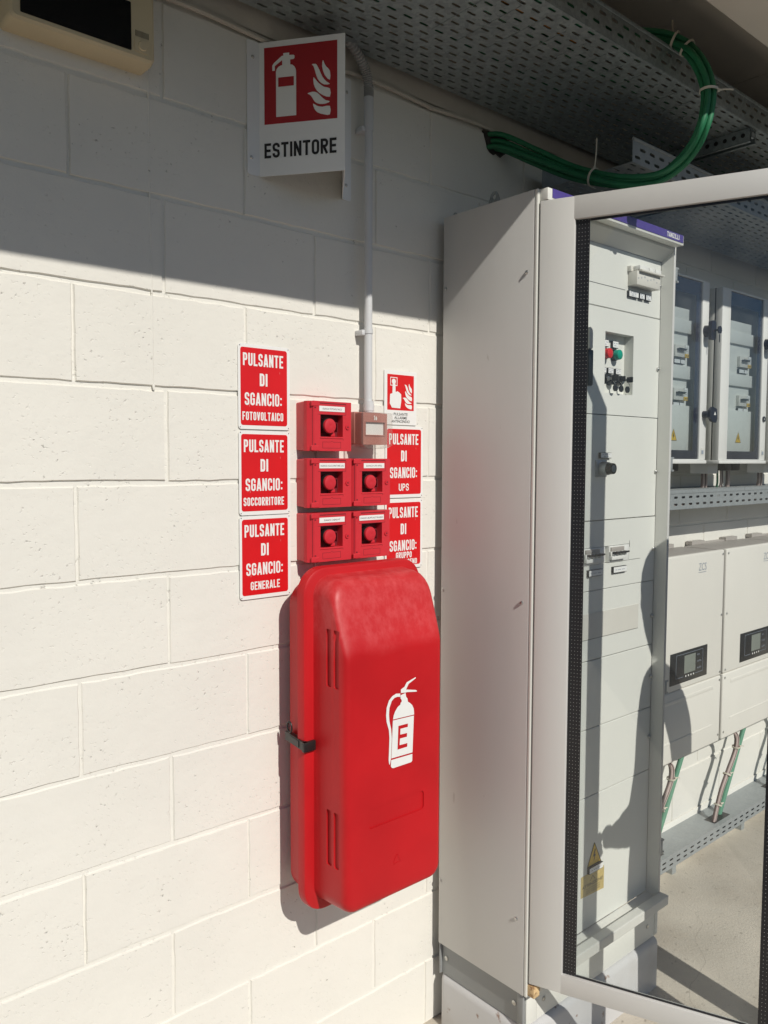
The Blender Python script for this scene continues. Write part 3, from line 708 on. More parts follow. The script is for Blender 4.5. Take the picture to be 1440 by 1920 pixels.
# ================================================================== fire extinguisher case
case = thing('extinguisher_case', 'tall red plastic fire extinguisher case with sloping faded top', 'extinguisher case', (0.647, 0, -1.817))
CX = 0.6468
def ring(y, x0, x1, zb, zt, r, n=8): return [(x, y, z) for x, z in rrect(x0, x1, zb, zt, r, n)]
b = B().m('case_shell')
b.loft([ring(-0.028, 0.494, 0.800, -1.795, -1.045, 0.05), ring(-0.032, 0.489, 0.805, -1.800, -1.040, 0.055), ring(-0.105, 0.480, 0.814, -1.808, -1.030, 0.06)])
b.box(0.60, 0.69, -0.03, -0.001, -1.12, -1.09); b.box(0.60, 0.69, -0.03, -0.001, -1.70, -1.67)
b.build('back_shell', case)
b = B().m('case_shell')
b.loft([ring(-0.098, 0.468, 0.826, -1.812, -1.004, 0.055), ring(-0.100, 0.4635, 0.830, -1.817, -0.998, 0.06), ring(-0.119, 0.4635, 0.830, -1.817, -0.998, 0.06), ring(-0.124, 0.4655, 0.828, -1.815, -1.000, 0.058), ring(-0.1265, 0.470, 0.8235, -1.810, -1.005, 0.055)])
b.build('rim', case)
b = B().m('case')
secs = []
def S(y, x0, x1, zb, zt, r): secs.append(ring(y, x0, x1, zb, zt, r, 10))
S(-0.1255, 0.4895, 0.8041, -1.7960, -1.0160, 0.046)
S(-0.1300, 0.4915, 0.8021, -1.7935, -1.0180, 0.045)
S(-0.1450, 0.4920, 0.8016, -1.7925, -1.0190, 0.044)
S(-0.1620, 0.4923, 0.8013, -1.7915, -1.0205, 0.044)
S(-0.1740, 0.4925, 0.8011, -1.7905, -1.0235, 0.043)
S(-0.1840, 0.4927, 0.8009, -1.7895, -1.0300, 0.043)
S(-0.1910, 0.4929, 0.8007, -1.7885, -1.0385, 0.042)
S(-0.1970, 0.4931, 0.8005, -1.7880, -1.0510, 0.041)
S(-0.2040, 0.4934, 0.8002, -1.7870, -1.0720, 0.040)
S(-0.2120, 0.4938, 0.7998, -1.7860, -1.0970, 0.039)
S(-0.2200, 0.4944, 0.7992, -1.7845, -1.1220, 0.037)
S(-0.2280, 0.4958, 0.7978, -1.7820, -1.1460, 0.034)
S(-0.2340, 0.4988, 0.7948, -1.7788, -1.1620, 0.031)
S(-0.2377, 0.5030, 0.7906, -1.7742, -1.1730, 0.027)
S(-0.2397, 0.5085, 0.7851, -1.7682, -1.1830, 0.022)
S(-0.2402, 0.5150, 0.7786, -1.7612, -1.1940, 0.018)
b.loft(secs)
lid = b.build('lid', case, smooth=60)
cb = B().m('case')
for z0, z1 in ((-1.262, -1.130), (-1.678, -1.548)):
    for y0, y1 in ((-0.1905, -0.1725), (-0.2165, -0.1990)):
        cb.box(0.45, 0.4985, y0, y1, z0, z1, 0.0035)
cb.prism(rrect(0.560, 0.736, -1.5955, -1.549, 0.009), -0.26, -0.2370)
boolean(lid, cb)
b = B().m('sign_white')
y = -0.2412
for poly in (
    [(0.6344, -1.3529), (0.6364, -1.3441), (0.6405, -1.3357), (0.6481, -1.3267), (0.6572, -1.3219), (0.6579, -1.3181), (0.6614, -1.3161), (0.6614, -1.3121), (0.6578, -1.3074), (0.6578, -1.2999), (0.6736, -1.2972), (0.6755, -1.3069), (0.6798, -1.3117), (0.6813, -1.32), (0.6881, -1.3241), (0.6953, -1.3309), (0.7001, -1.3399), (0.7016, -1.3523), (0.7013, -1.355)],
    [(0.6340, -1.3552), (0.7009, -1.3572), (0.6969, -1.4459), (0.6296, -1.4444)],
    [(0.6293, -1.4482), (0.6965, -1.4496), (0.6963, -1.4661), (0.6927, -1.4688), (0.636, -1.469), (0.6314, -1.4674), (0.628, -1.4625)],
    [(0.6588, -1.2947), (0.6587, -1.2864), (0.67, -1.2819), (0.677, -1.2725), (0.7057, -1.2651), (0.7068, -1.2677), (0.6831, -1.2776), (0.6754, -1.2895), (0.7059, -1.2961), (0.7099, -1.2984), (0.7103, -1.3007), (0.706, -1.3004), (0.679, -1.2963), (0.6736, -1.2964)],
    [(0.6570, -1.2955), (0.6438, -1.2934), (0.6317, -1.2971), (0.6214, -1.3056), (0.6146, -1.3213), (0.613, -1.3392), (0.6148, -1.3553), (0.6217, -1.3752), (0.6235, -1.394), (0.6226, -1.4175), (0.622, -1.4319), (0.6213, -1.4463), (0.6231, -1.4573), (0.6255, -1.4574), (0.6282, -1.4453), (0.6289, -1.4336), (0.6308, -1.3958), (0.6286, -1.3741), (0.6233, -1.3545), (0.6219, -1.3385), (0.6232, -1.323), (0.63, -1.3086), (0.6386, -1.3024), (0.648, -1.3016), (0.6570, -1.3035)]):
    b.flat(poly, y)
pic = b.build('extinguisher_emblem', case, smooth=0)
b = B().m('case')
b.flat([(0.6512, -1.3716), (0.6812, -1.3723), (0.6809, -1.3802), (0.6575, -1.3797), (0.6569, -1.3936), (0.6789, -1.3946), (0.6782, -1.4033), (0.6562, -1.4028), (0.6549, -1.4185), (0.6798, -1.4192), (0.6791, -1.4277), (0.6487, -1.4277)], -0.2417)
b.build('letter', pic, base=case['_b'], smooth=0)
b = B().m('case')          # moulded recycling triangle
tri = [(0.6503, -1.679), (0.6640, -1.7029), (0.6366, -1.7031)]
for i in range(3):
    p, q = Vector((tri[i][0], 0, tri[i][1])), Vector((tri[(i + 1) % 3][0], 0, tri[(i + 1) % 3][1]))
    d = (q - p).normalized(); n_ = Vector((-d.z, 0, d.x)) * 0.0014
    P, Q = p + d * 0.004, q - d * 0.006
    b.prism([((P + n_).x, (P + n_).z), ((Q + n_).x, (Q + n_).z), (q.x - d.x * 0.002, q.z - d.z * 0.002), ((Q - n_ * 1.6).x, (Q - n_ * 1.6).z), ((P - n_ * 1.6).x, (P - n_ * 1.6).z)], -0.2412, -0.2398)
b.build('moulded_mark', case, smooth=0)
b = B().m('black')
def slab(xa, xb, t_, ya, yb, za, zb_):
    v = [b.bm.verts.new(p) for z in (za, zb_) for p in ((xa, ya, z), (xb, yb, z), (xb + t_, yb, z), (xa + t_, ya, z))]
    fs = [b.bm.faces.new([v[k] for k in q]) for q in ((0, 1, 2, 3), (4, 7, 6, 5), (0, 4, 5, 1), (1, 5, 6, 2), (2, 6, 7, 3), (3, 7, 4, 0))]
    bmesh.ops.recalc_face_normals(b.bm, faces=fs); b._fin(fs)
slab(0.4705, 0.4555, 0.011, -0.038, -0.137, -1.4170, -1.3965); b.box(0.4555, 0.489, -0.1372, -0.1275, -1.4195, -1.3965, 0.0015)
slab(0.4665, 0.4580, 0.003, -0.060, -0.110, -1.4140, -1.3995)
latch = b.build('latch', case)
b = B().m('black')
b.tube([(0.466, -0.063 + 0.011 * math.cos(t) * 0.8, -1.3795 + 0.0125 * math.sin(t)) for t in [2 * math.pi * k / 14 for k in range(15)]], 0.0022, 8, sub=2)
b.build('ring', latch, base=case['_b'])

# ================================================================== red push-button boxes
def button_box(x0, zt, text, lab):
    x1, zb = x0 + 0.1235, zt - 0.1185
    t = thing('button_box', lab, 'button box', (x0, 0, zb), 'red push-button boxes below the conduit')
    yf = -0.062
    b = B().m('box_red')                                  # back box
    b.loft([ring(-0.0005, x0 + 0.003, x1 - 0.003, zb + 0.002, zt - 0.002, 0.004, 3), ring(-0.036, x0, x1, zb, zt, 0.005, 3)])
    b.build('body', t)
    # front cover with a chamfered left edge and a square window
    b = B().m('box_red')
    wx0, wx1, wz0, wz1 = x0 + 0.0300, x0 + 0.0975, zb + 0.0340, zb + 0.0870
    ch = 0.012
    for (a0, a1, c0, c1) in ((x0 + ch, wx0, zb, zt), (wx1, x1, zb, zt), (wx0, wx1, zb, wz0), (wx0, wx1, wz1, zt)):
        b.face([(a0, yf, c0), (a1, yf, c0), (a1, yf, c1), (a0, yf, c1)])
    b.face([(x0 + ch, yf, zb), (x0 + ch, yf, zt), (x0, yf + 0.014, zt), (x0, yf + 0.014, zb)])
    b.face([(x0, yf + 0.014, zb), (x0, yf + 0.014, zt), (x0, -0.0365, zt), (x0, -0.0365, zb)])
    b.face([(x1, yf, zt), (x1, yf, zb), (x1, -0.0365, zb), (x1, -0.0365, zt)])
    for z in (zb, zt): b.face([(x0 + ch, yf, z), (x1, yf, z), (x1, -0.0365, z), (x0, -0.0365, z), (x0, yf + 0.014, z)])
    for a, c, d, e in ((wx0, wz0, wx0, wz1), (wx1, wz0, wx1, wz1), (wx0, wz0, wx1, wz0), (wx0, wz1, wx1, wz1)):
        b.face([(a, yf, c), (d, yf, e), (d, yf + 0.022, e), (a, yf + 0.022, c)])
    # hinge caps, sill under the window
    b.box(x0 + ch * 0.3, x0 + 0.026, yf - 0.0012, yf + 0.004, zt - 0.0125, zt - 0.001, 0.001); b.box(x0 + ch * 0.3, x0 + 0.026, yf - 0.0012, yf + 0.004, zb + 0.001, zb + 0.0125, 0.001)
    b.box(wx0 - 0.001, wx1 + 0.001, yf - 0.0016, yf + 0.001, wz0 - 0.004, wz0 - 0.0005, 0.0008)
    cover = b.build('cover', t, smooth=0)
    b = B().m('box_dark'); b.box(wx0 + 0.0005, wx1 - 0.0005, yf + 0.0215, yf + 0.023, wz0 + 0.0005, wz1 - 0.0005)
    b.box(wx1 - 0.014, wx1 - 0.0125, yf + 0.004, yf + 0.021, wz0 + 0.012, wz1 - 0.02)
    b.build('window_recess', t, smooth=0)
    # moulded outlines
    b = B().m('box_dark')
    def line(pts, wd=0.0007):
        for (ax, az), (bx, bz) in zip(pts, pts[1:]):
            if abs(ax - bx) < 1e-6: b.box(ax - wd / 2, ax + wd / 2, yf - 0.0003, yf + 0.0005, min(az, bz), max(az, bz))
            elif abs(az - bz) < 1e-6: b.box(min(ax, bx), max(ax, bx), yf - 0.0003, yf + 0.0005, az - wd / 2, az + wd / 2)
            else: b.flat([(ax, az - wd / 2), (bx, bz - wd / 2), (bx, bz + wd / 2), (ax, az + wd / 2)], yf - 0.0004)
    cx = (x0 + 0.0365 + x0 + 0.0910) / 2
    line([(x0 + 0.0365, zb + 0.0070), (x0 + 0.0365, zb + 0.0215), (cx - 0.004, zb + 0.0215), (cx, zb + 0.0245), (cx + 0.004, zb + 0.0215), (x0 + 0.0910, zb + 0.0215), (x0 + 0.0910, zb + 0.0070), (x0 + 0.0365, zb + 0.0070)])
    line([(x0 + 0.022, zt - 0.0315), (x0 + 0.107, zt - 0.0315), (x0 + 0.107, zt - 0.0065)])
    line([(x0 + 0.084, zb + 0.0295), (x0 + 0.0985, zb + 0.0295), (x0 + 0.0985, zb + 0.0255)])
    b.box(x0 + 0.028, x0 + 0.107, yf - 0.0003, yf + 0.0006, zt - 0.0062, zt - 0.0040)
    b.box(x0 + 0.0085, x0 + 0.0095, yf + 0.003, yf + 0.008, zb + 0.013, zt - 0.013)
    for z in (zb + 0.016, zt - 0.016): b.box(x0 + 0.0125, x0 + 0.017, yf - 0.0004, yf + 0.001, z - 0.0016, z + 0.0016)
    b.build('moulded_outline', t, smooth=0)
    # label
    b = B().m('sign_white'); lx0, lx1 = x0 + 0.0265, x0 + 0.1030
    if 'UPS' in text: lx0 += 0.009
    if 'GRUPPO' in text: lx0 -= 0.004
    b.box(lx0, lx1, yf - 0.0008, yf + 0.0002, zt - 0.0240, zt - 0.0115)
    lb = b.build('label', t, smooth=0)
    b = B().m('ink')
    wd = min(lx1 - lx0 - 0.006, 0.0029 * len(text)); mid = (lx0 + lx1) / 2
    b.text(text, mid - wd / 2, mid + wd / 2, zt - 0.0200, zt - 0.0160, yf - 0.0010); b.build('lettering', lb, base=t['_b'], smooth=0)
    # mushroom button
    bx, bz = x0 + 0.0575, zb + 0.0600
    b = B().m('black'); b.cyl((bx, yf + 0.0215, bz), (bx, yf + 0.006, bz), 0.0175, 0.0195, 28); b.cyl((bx, yf + 0.006, bz), (bx, yf + 0.003, bz), 0.0195, 0.0190, 28)
    b.build('button_collar', t)
    b = B().m('button')
    prof = [(0.0175, 0.003), (0.0178, -0.001), (0.0165, -0.0032), (0.0120, -0.0045), (0.006, -0.0052), (0.0035, -0.0049), (0.0008, -0.0047)]
    b.loft([[(bx + r * math.cos(a), yf + h, bz + r * math.sin(a)) for a in [2 * math.pi * k / 28 for k in range(28)]] for r, h in prof])
    b.build('push_button', t)
    b = B().m('button'); b.box(wx1 - 0.030, wx1 - 0.017, yf + 0.008, yf + 0.021, wz0 + 0.001, wz0 + 0.009, 0.001); b.box(wx1 - 0.023, wx1 - 0.018, yf + 0.010, yf + 0.021, wz0 + 0.009, wz0 + 0.028, 0.001); b.build('reset_lever', t)
    # lock
    b = B().m('button'); kx, kz = x0 + 0.1115, zb + 0.0585
    b.cyl((kx, yf, kz), (kx, yf - 0.0025, kz), 0.0066, 0.0060, 20)
    lk = b.build('lock', t)
    b = B().m('black'); b.cyl((kx, yf - 0.0022, kz), (kx, yf - 0.0029, kz), 0.0017, None, 10); b.build('keyhole', lk, base=t['_b'])
    return t
button_box(0.5290, -0.6100, 'SGANCIO FOTOVOLTAICO', 'red push-button box labelled SGANCIO FOTOVOLTAICO, topmost of the group')
button_box(0.5290, -0.7460, 'SGANCIO SOCCORRITORE LUCI', 'red push-button box labelled SGANCIO SOCCORRITORE LUCI')
button_box(0.5285, -0.8770, 'SGANCIO CABINA MT', 'red push-button box labelled SGANCIO CABINA MT')
button_box(0.6570, -0.7462, 'SGANCIO UPS UFFICI', 'red push-button box labelled SGANCIO UPS UFFICI, right below the alarm call point')
button_box(0.6560, -0.8772, 'SGANCIO GRUPPO ELETTROGENO', 'red push-button box labelled SGANCIO GRUPPO ELETTROGENO')

# manual alarm call point with clear cover
t = thing('alarm_call_point', 'faded brown-red fire alarm call point under a clear plastic cover', 'alarm call point', (0.73, 0, -0.7115))
b = B().m('brownred'); b.box(0.682, 0.770, -0.038, -0.0005, -0.710, -0.629, 0.003); b.build('back_box', t)
b = B().m('brownred')
fx0, fx1, fz0, fz1, yf = 0.6845, 0.7625, -0.7112, -0.6330, -0.070
wx0, wx1, wz0, wz1 = 0.6915, 0.7535, -0.6870, -0.6555
for a0, a1, c0, c1 in ((fx0, wx0, fz0, fz1), (wx1, fx1, fz0, fz1), (wx0, wx1, fz0, wz0), (wx0, wx1, wz1, fz1)):
    b.box(a0, a1, yf, -0.0385, c0, c1)
b.box(wx0 - 0.002, wx1 + 0.002, yf - 0.002, yf - 0.0003, wz0 - 0.0022, wz0); b.box(wx0 - 0.002, wx1 + 0.002, yf - 0.002, yf - 0.0003, wz1, wz1 + 0.0022)
b.box(wx0 - 0.0022, wx0 - 0.0002, yf - 0.002, yf - 0.0003, wz0, wz1); b.box(wx1 + 0.0002, wx1 + 0.0022, yf - 0.002, yf - 0.0003, wz0, wz1)
b.build('front_cover', t, smooth=0)
b = B().m('sign_white'); b.box(wx0 + 0.0003, wx1 - 0.0003, yf + 0.004, yf + 0.006, wz0 + 0.0003, wz1 - 0.0003); b.build('break_plate', t)
b = B().m('sign_white')
b.flat([(0.7190, -0.6500), (0.7205, -0.6430), (0.7185, -0.6405), (0.7205, -0.6380), (0.7220, -0.6400), (0.7225, -0.6440), (0.7225, -0.6500)], yf - 0.0006)
b.flat([(0.7245, -0.6500), (0.7240, -0.6440), (0.7265, -0.6395), (0.7275, -0.6420), (0.7290, -0.6450), (0.7285, -0.6490), (0.7270, -0.6505)], yf - 0.0006)
b.build('alarm_symbol', t, smooth=0)
b = B().m('clear')
arc = [(0.6690, -0.632), (0.7710, -0.632), (0.7710, -0.709)] + [(0.72 + 0.051 * math.cos(a), -0.709 - 0.0135 * math.sin(a)) for a in [math.pi * k / 12 for k in range(1, 12)]] + [(0.6690, -0.709)]
b.prism(arc, -0.0820, -0.0808)
ed = [(x, z) for x, z in arc]
for (ax, az), (cx_, cz) in zip(ed, ed[1:] + ed[:1]):
    b.face([(ax, -0.0808, az), (cx_, -0.0808, cz), (cx_, -0.045, cz), (ax, -0.045, az)])
b.build('clear_cover', t, smooth=0)

# conduit down to the call point
t = thing('conduit', 'grey PVC conduit running down the wall to the alarm call point', 'conduit', (0.733, -0.03, -0.63))
PX, PY = 0.7335, -0.030
b = B().m('pvc'); b.cyl((PX, PY, -0.615), (PX, PY, 0.112), 0.0102, None, 20); b.build('pipe', t)
b = B().m('pvc'); b.cyl((PX, PY, 0.080), (PX, PY, 0.150), 0.0122, None, 20); b.build('coupling', t)
b = B().m('corr')
cp = [(PX, PY, 0.148), (PX + 0.000, PY, 0.172), (PX - 0.012, PY - 0.004, 0.205), (PX - 0.045, PY - 0.015, 0.232), (PX - 0.10, PY - 0.025, 0.262), (PX - 0.16, PY - 0.03, 0.30)]
b.tube(cp, 0.012, 14, rfun=lambda f: 0.0125 if (int(f * 96) % 3) else 0.0100, sub=20); b.build('flexible_hose', t, smooth=0)
for z in (-0.425, 0.075):
    b = B().m('pvc'); b.cyl((PX, PY, z - 0.006), (PX, PY, z + 0.006), 0.0118, None, 20); b.box(PX - 0.020, PX - 0.008, -0.030, -0.001, z - 0.010, z + 0.003, 0.0015); b.box(PX - 0.008, PX + 0.008, PY + 0.008, -0.0005, z - 0.006, z + 0.006)
    b.build('pipe_clip', t)
b = B().m('pvc'); b.cyl((PX, -0.033, -0.625), (PX, -0.033, -0.607), 0.0135, None, 12); b.cyl((PX, -0.033, -0.607), (PX, -0.033, -0.600), 0.0118, None, 16); b.cyl((PX, -0.033, -0.631), (PX, -0.033, -0.625), 0.0115, None, 16); b.build('gland', t)

# ================================================================== signs
def rivets(t, pts, y, r=0.0018, key='steel'):
    for x, z in pts:
        b = B().m(key); b.cyl((x, y, z), (x, y - 0.0010, z), r, r * 0.7, 10); b.build('rivet', t)
def release_sign(x0, zt, x1, zb, last, lab, group, lx, two=None):
    t = thing('release_sign', lab, 'sign', ((x0 + x1) / 2, 0, zb), group)
    ws = (x1 - x0) / 0.1410
    b = B().m('sign_white'); b.prism(rrect(x0, x1, zb, zt, 0.008), -0.0042, -0.0022); b.build('plate', t, smooth=0)
    b = B().m('sign_red'); b.prism(rrect(x0 + 0.006 * ws, x1 - 0.008 * ws, zb + 0.0090, zt - 0.0080, 0.006), -0.0046, -0.0040); b.build('red_field', t, smooth=0)
    b = B().m('sign_white'); y = -0.0050; H = zt - zb; c = (x0 + x1) / 2
    b.stext('PULSANTE', x0 + 0.0125 * ws, x1 - 0.0190 * ws, zt - 0.0495, zt - 0.0205, y, 0.0043)
    b.stext('DI', c - 0.0105 * ws - 0.003, c + 0.0105 * ws - 0.003, zt - 0.0945, zt - 0.0655, y, 0.0050)
    b.stext('SGANCIO:', x0 + 0.0165 * ws, x1 - 0.0235 * ws, zt - 0.1395, zt - 0.1105, y, 0.0043)
    if two:
        b.stext(two[0], c - 0.030, c + 0.028, zt - 0.1600, zt - 0.1430, y, 0.0030); b.stext(two[1], c - 0.052, c + 0.048, zt - 0.1780, zt - 0.1630, y, 0.0027)
    else:
        b.stext(last, lx[0], lx[1], zt - 0.1740, zt - 0.1545, y, 0.0031)
    b.build('lettering', t, smooth=0)
    rivets(t, [(x0 + 0.0045, zt - 0.0045), (x1 - 0.0045, zt - 0.0045), (x0 + 0.0045, zb + 0.0045), (x1 - 0.0045, zb + 0.0045)], -0.0042, 0.0012, 'ink')
gl = 'red PULSANTE DI SGANCIO signs'
release_sign(0.3700, -0.4850, 0.5110, -0.6795, 'FOTOVOLTAICO', 'red and white sign reading PULSANTE DI SGANCIO: FOTOVOLTAICO', gl, (0.3800, 0.4915))
release_sign(0.3705, -0.6830, 0.5115, -0.8785, 'SOCCORRITORE', 'red and white sign reading PULSANTE DI SGANCIO: SOCCORRITORE', gl, (0.3812, 0.4925))
release_sign(0.3705, -0.8805, 0.5115, -1.0755, 'GENERALE', 'red and white sign reading PULSANTE DI SGANCIO: GENERALE', gl, (0.3985, 0.4795))
release_sign(0.8145, -0.6585, 0.9520, -0.8510, 'UPS', 'red sign reading PULSANTE DI SGANCIO: UPS, right of the call point', gl, (0.8622, 0.8990))
release_sign(0.8140, -0.8560, 0.9515, -1.0450, '', 'red sign reading PULSANTE DI SGANCIO: GRUPPO ELETTROGENO behind the red case', gl, None, ('GRUPPO', 'ELETTROGENO'))

FL = [[(0.1519, 0.1387), (0.15, 0.1248), (0.1562, 0.1057), (0.1681, 0.0944), (0.1681, 0.1138), (0.1598, 0.1237), (0.1551, 0.1316)],
      [(0.126, 0.1323), (0.1326, 0.1323), (0.1373, 0.1301), (0.1442, 0.117), (0.1507, 0.1029), (0.1598, 0.0919), (0.1681, 0.0856), (0.1543, 0.0857), (0.1427, 0.0946), (0.1369, 0.106), (0.1326, 0.1199), (0.1297, 0.1276)],
      [(0.13, 0.104), (0.1398, 0.0922), (0.1543, 0.0806), (0.1681, 0.0759), (0.168, 0.0577), (0.1506, 0.0635), (0.1379, 0.0738), (0.1306, 0.0881)],
      [(0.1156, 0.0699), (0.127, 0.0725), (0.1379, 0.0698), (0.1488, 0.0593), (0.1579, 0.0516), (0.168, 0.048), (0.1579, 0.0439), (0.1433, 0.0446), (0.1331, 0.05), (0.1269, 0.0597), (0.1214, 0.0663)],
      [(0.1287, 0.0467), (0.1378, 0.0411), (0.1506, 0.0378), (0.168, 0.0382), (0.168, 0.0197), (0.1542, 0.0209), (0.1396, 0.0263), (0.1316, 0.0356)]]
def smooth_poly(p, n=3):
    P = [Vector(q) for q in p]
    for _ in range(n):
        Q = []
        for i in range(len(P)):
            a, c = P[i], P[(i + 1) % len(P)]
            pr, nx = P[i - 1], P[(i + 2) % len(P)]
            Q.append(a.copy()); Q.append(a * 0.5625 + c * 0.5625 - pr * 0.0625 - nx * 0.0625)
        P = Q
        break
    return [tuple(q) for q in P]
# fire-alarm button sign
t = thing('alarm_sign', 'small white and red sign reading PULSANTE ALLARME ANTINCENDIO', 'sign', (0.868, 0, -0.655))
b = B().m('sign_white'); b.prism(rrect(0.8105, 0.9265, -0.6555, -0.5120, 0.003), -0.0042, -0.0022); b.build('plate', t, smooth=0)
b = B().m('sign_red'); b.prism(rrect(0.8205, 0.9160, -0.6165, -0.5225, 0.001), -0.0046, -0.0040); b.build('red_field', t, smooth=0)
b = B().m('sign_white'); y = -0.0050
b.flat([(0.8305, -0.5298), (0.8555, -0.5298), (0.8555, -0.5318), (0.8305, -0.5318)], y); b.flat([(0.8305, -0.5505), (0.8555, -0.5505), (0.8555, -0.5525), (0.8305, -0.5525)], y)
b.flat([(0.8305, -0.5318), (0.8325, -0.5318), (0.8325, -0.5505), (0.8305, -0.5505)], y); b.flat([(0.8535, -0.5318), (0.8555, -0.5318), (0.8555, -0.5505), (0.8535, -0.5505)], y)
b.flat(disc(0.8430, -0.5412, 0.0072), y)
b.flat([(0.8385, -0.5480), (0.8405, -0.5460), (0.8465, -0.5460), (0.8485, -0.5480), (0.8490, -0.5690), (0.8560, -0.5665), (0.8620, -0.5690), (0.8690, -0.5740), (0.8695, -0.5920), (0.8660, -0.6115), (0.8360, -0.6105), (0.8286, -0.5990), (0.8296, -0.5750), (0.8378, -0.5725)], y - 0.0003)
for f in FL: b.flat([(0.875 + (x - 0.1156) * 0.63, -0.6120 + (z - 0.0197) * 0.57) for x, z in smooth_poly(f)], y)
b.build('alarm_symbol', t, smooth=0)
b = B().m('ink')
for k, (s_, wd) in enumerate((('PULSANTE', 0.050), ('ALLARME', 0.046), ('ANTINCENDIO', 0.066))):
    z = -0.6270 - k * 0.0096; b.text(s_, 0.8685 - wd / 2, 0.8685 + wd / 2, z - 0.0036, z + 0.0036, -0.0046, 0.004)
b.build('lettering', t, smooth=0)

# projecting V sign ESTINTORE
t = thing('projecting_sign', 'white folded sign with red extinguisher picture reading ESTINTORE', 'sign', (0.552, 0, -0.104))
zt, zb = 0.192, -0.104
b = B().m('sign_plate')
b.prism(rrect(0.400, 0.432, zb, zt, 0.006, 3), -0.0030, -0.0018); b.prism(rrect(0.672, 0.699, zb, zt, 0.006, 3), -0.0030, -0.0018)
P0 = Vector((0.432, -0.0024, 0)); ap = Vector((0.552, -0.166, 0)); P1 = Vector((0.672, -0.0024, 0))
for A, C_ in ((P0, ap), (ap, P1)):
    d = (C_ - A); nn = Vector((-d.y, d.x, 0)).normalized() * 0.0012
    if nn.y < 0: nn = -nn
    for q0, q1, o in ((A, C_, Vector((0, 0, 0))),):
        vs_ = [q0 + Vector((0, 0, zb)), q1 + Vector((0, 0, zb)), q1 + Vector((0, 0, zt)), q0 + Vector((0, 0, zt))]
        b.face(vs_); b.face([v + nn for v in vs_][::-1])
        for i in range(4):
            j = (i + 1) % 4; b.face([vs_[i], vs_[j], vs_[j] + nn, vs_[i] + nn])
b.build('sheet', t, smooth=0)
d = (ap - P0).normalized(); nrm = Vector((d.y, -d.x, 0))           # outward (towards the left)
def on_panel(bb):
    mm = Matrix(((d.x, -nrm.x, 0, P0.x), (d.y, -nrm.y, 0, P0.y), (0, 0, 1, 0), (0, 0, 0, 1)))
    return bb.xf(mm)
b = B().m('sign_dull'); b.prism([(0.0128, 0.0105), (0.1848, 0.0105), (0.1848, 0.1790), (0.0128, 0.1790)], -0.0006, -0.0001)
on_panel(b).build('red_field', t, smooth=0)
b = B().m('sign_white'); y = -0.0010
b.flat([(0.0412, 0.0250), (0.0412, 0.1243), (0.0430, 0.1300), (0.0470, 0.1345), (0.0520, 0.1368), (0.0561, 0.1375), (0.0561, 0.1478), (0.0555, 0.1480), (0.0386, 0.1370), (0.0386, 0.1270), (0.0325, 0.1270), (0.0325, 0.1388), (0.0368, 0.1440), (0.0550, 0.1575), (0.0588, 0.1578), (0.0588, 0.1632), (0.0729, 0.1632), (0.0729, 0.1578), (0.0832, 0.1572), (0.0854, 0.1550), (0.0854, 0.1500), (0.0832, 0.1480), (0.0752, 0.1478), (0.0752, 0.1375), (0.0800, 0.1362), (0.0850, 0.1320), (0.0882, 0.1260), (0.0890, 0.1210), (0.0890, 0.0250)], y)
for f in FL: b.flat(smooth_poly(f), y)
on_panel(b).build('extinguisher_symbol', t, smooth=0)
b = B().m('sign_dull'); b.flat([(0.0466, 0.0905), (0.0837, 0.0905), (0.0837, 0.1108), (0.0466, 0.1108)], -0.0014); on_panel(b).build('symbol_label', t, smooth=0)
b = B().m('ink'); b.stext('ESTINTORE', 0.0124, 0.1831, -0.0645, -0.0315, -0.0008, 0.0056); on_panel(b).build('lettering', t, smooth=0)
for x, z in ((0.4155, 0.1565), (0.4108, -0.0655), (0.6855, 0.1575), (0.6835, -0.0675)):
    b = B().m('steel'); b.cyl((x, -0.003, z), (x, -0.0055, z), 0.0045, 0.0025, 12); b.build('screw', t)

# cream display unit high on the wall
t = thing('wall_display_unit', 'cream plastic wall unit with a black window, top left', 'wall unit', (0.015, 0, 0.034))
b = B().m('cream'); b.loft([ring(-0.0005, -0.122, 0.154, 0.0345, 0.252, 0.008, 4), ring(-0.042, -0.123, 0.155, 0.034, 0.253, 0.010, 4), ring(-0.056, -0.121, 0.153, 0.036, 0.251, 0.010, 4), ring(-0.0605, -0.116, 0.148, 0.041, 0.246, 0.008, 4)])
b.build('housing', t)
b = B().m('screen'); b.prism(rrect(-0.103, 0.104, 0.0480, 0.139, 0.002, 3), -0.0615, -0.0600); b.build('window', t, smooth=0)
b = B().m('ink')
for k in range(12): b.box(0.1125 + k * 0.0024, 0.1134 + k * 0.0024, -0.0609, -0.0600, 0.0790, 0.0905)
b.build('grille', t, smooth=0)
b = B().m('cream'); b.prism(rrect(0.1105, 0.1405, 0.0500, 0.0755, 0.003, 3), -0.0622, -0.0600); b.cyl((0.1265, -0.0620, 0.0625), (0.1265, -0.0650, 0.0625), 0.0095, 0.008, 20); b.build('button', t)

# ================================================================== tall electrical cabinet
X0, X1 = 1.0, 1.662
ZT, ZB = -0.0905, -2.138
YF, YB = -0.345, -0.030
cab = thing('electrical_cabinet', 'tall grey electrical cabinet with its glass door standing open', 'cabinet', (1.33, -0.19, -G))
b = B().m('grey_side')
b.box(X0, X0 + 0.022, YF + 0.004, YB, ZB, ZT, 0.0025)
b.build('side_panel', cab)
b = B().m('grey_side')
b.box(X1 - 0.012, X1, YF, YB, ZB, ZT, 0.002); b.box(X0 + 0.0225, X1 - 0.0125, -0.20, YB, ZB, ZT - 0.001)
b.build('carcass', cab)
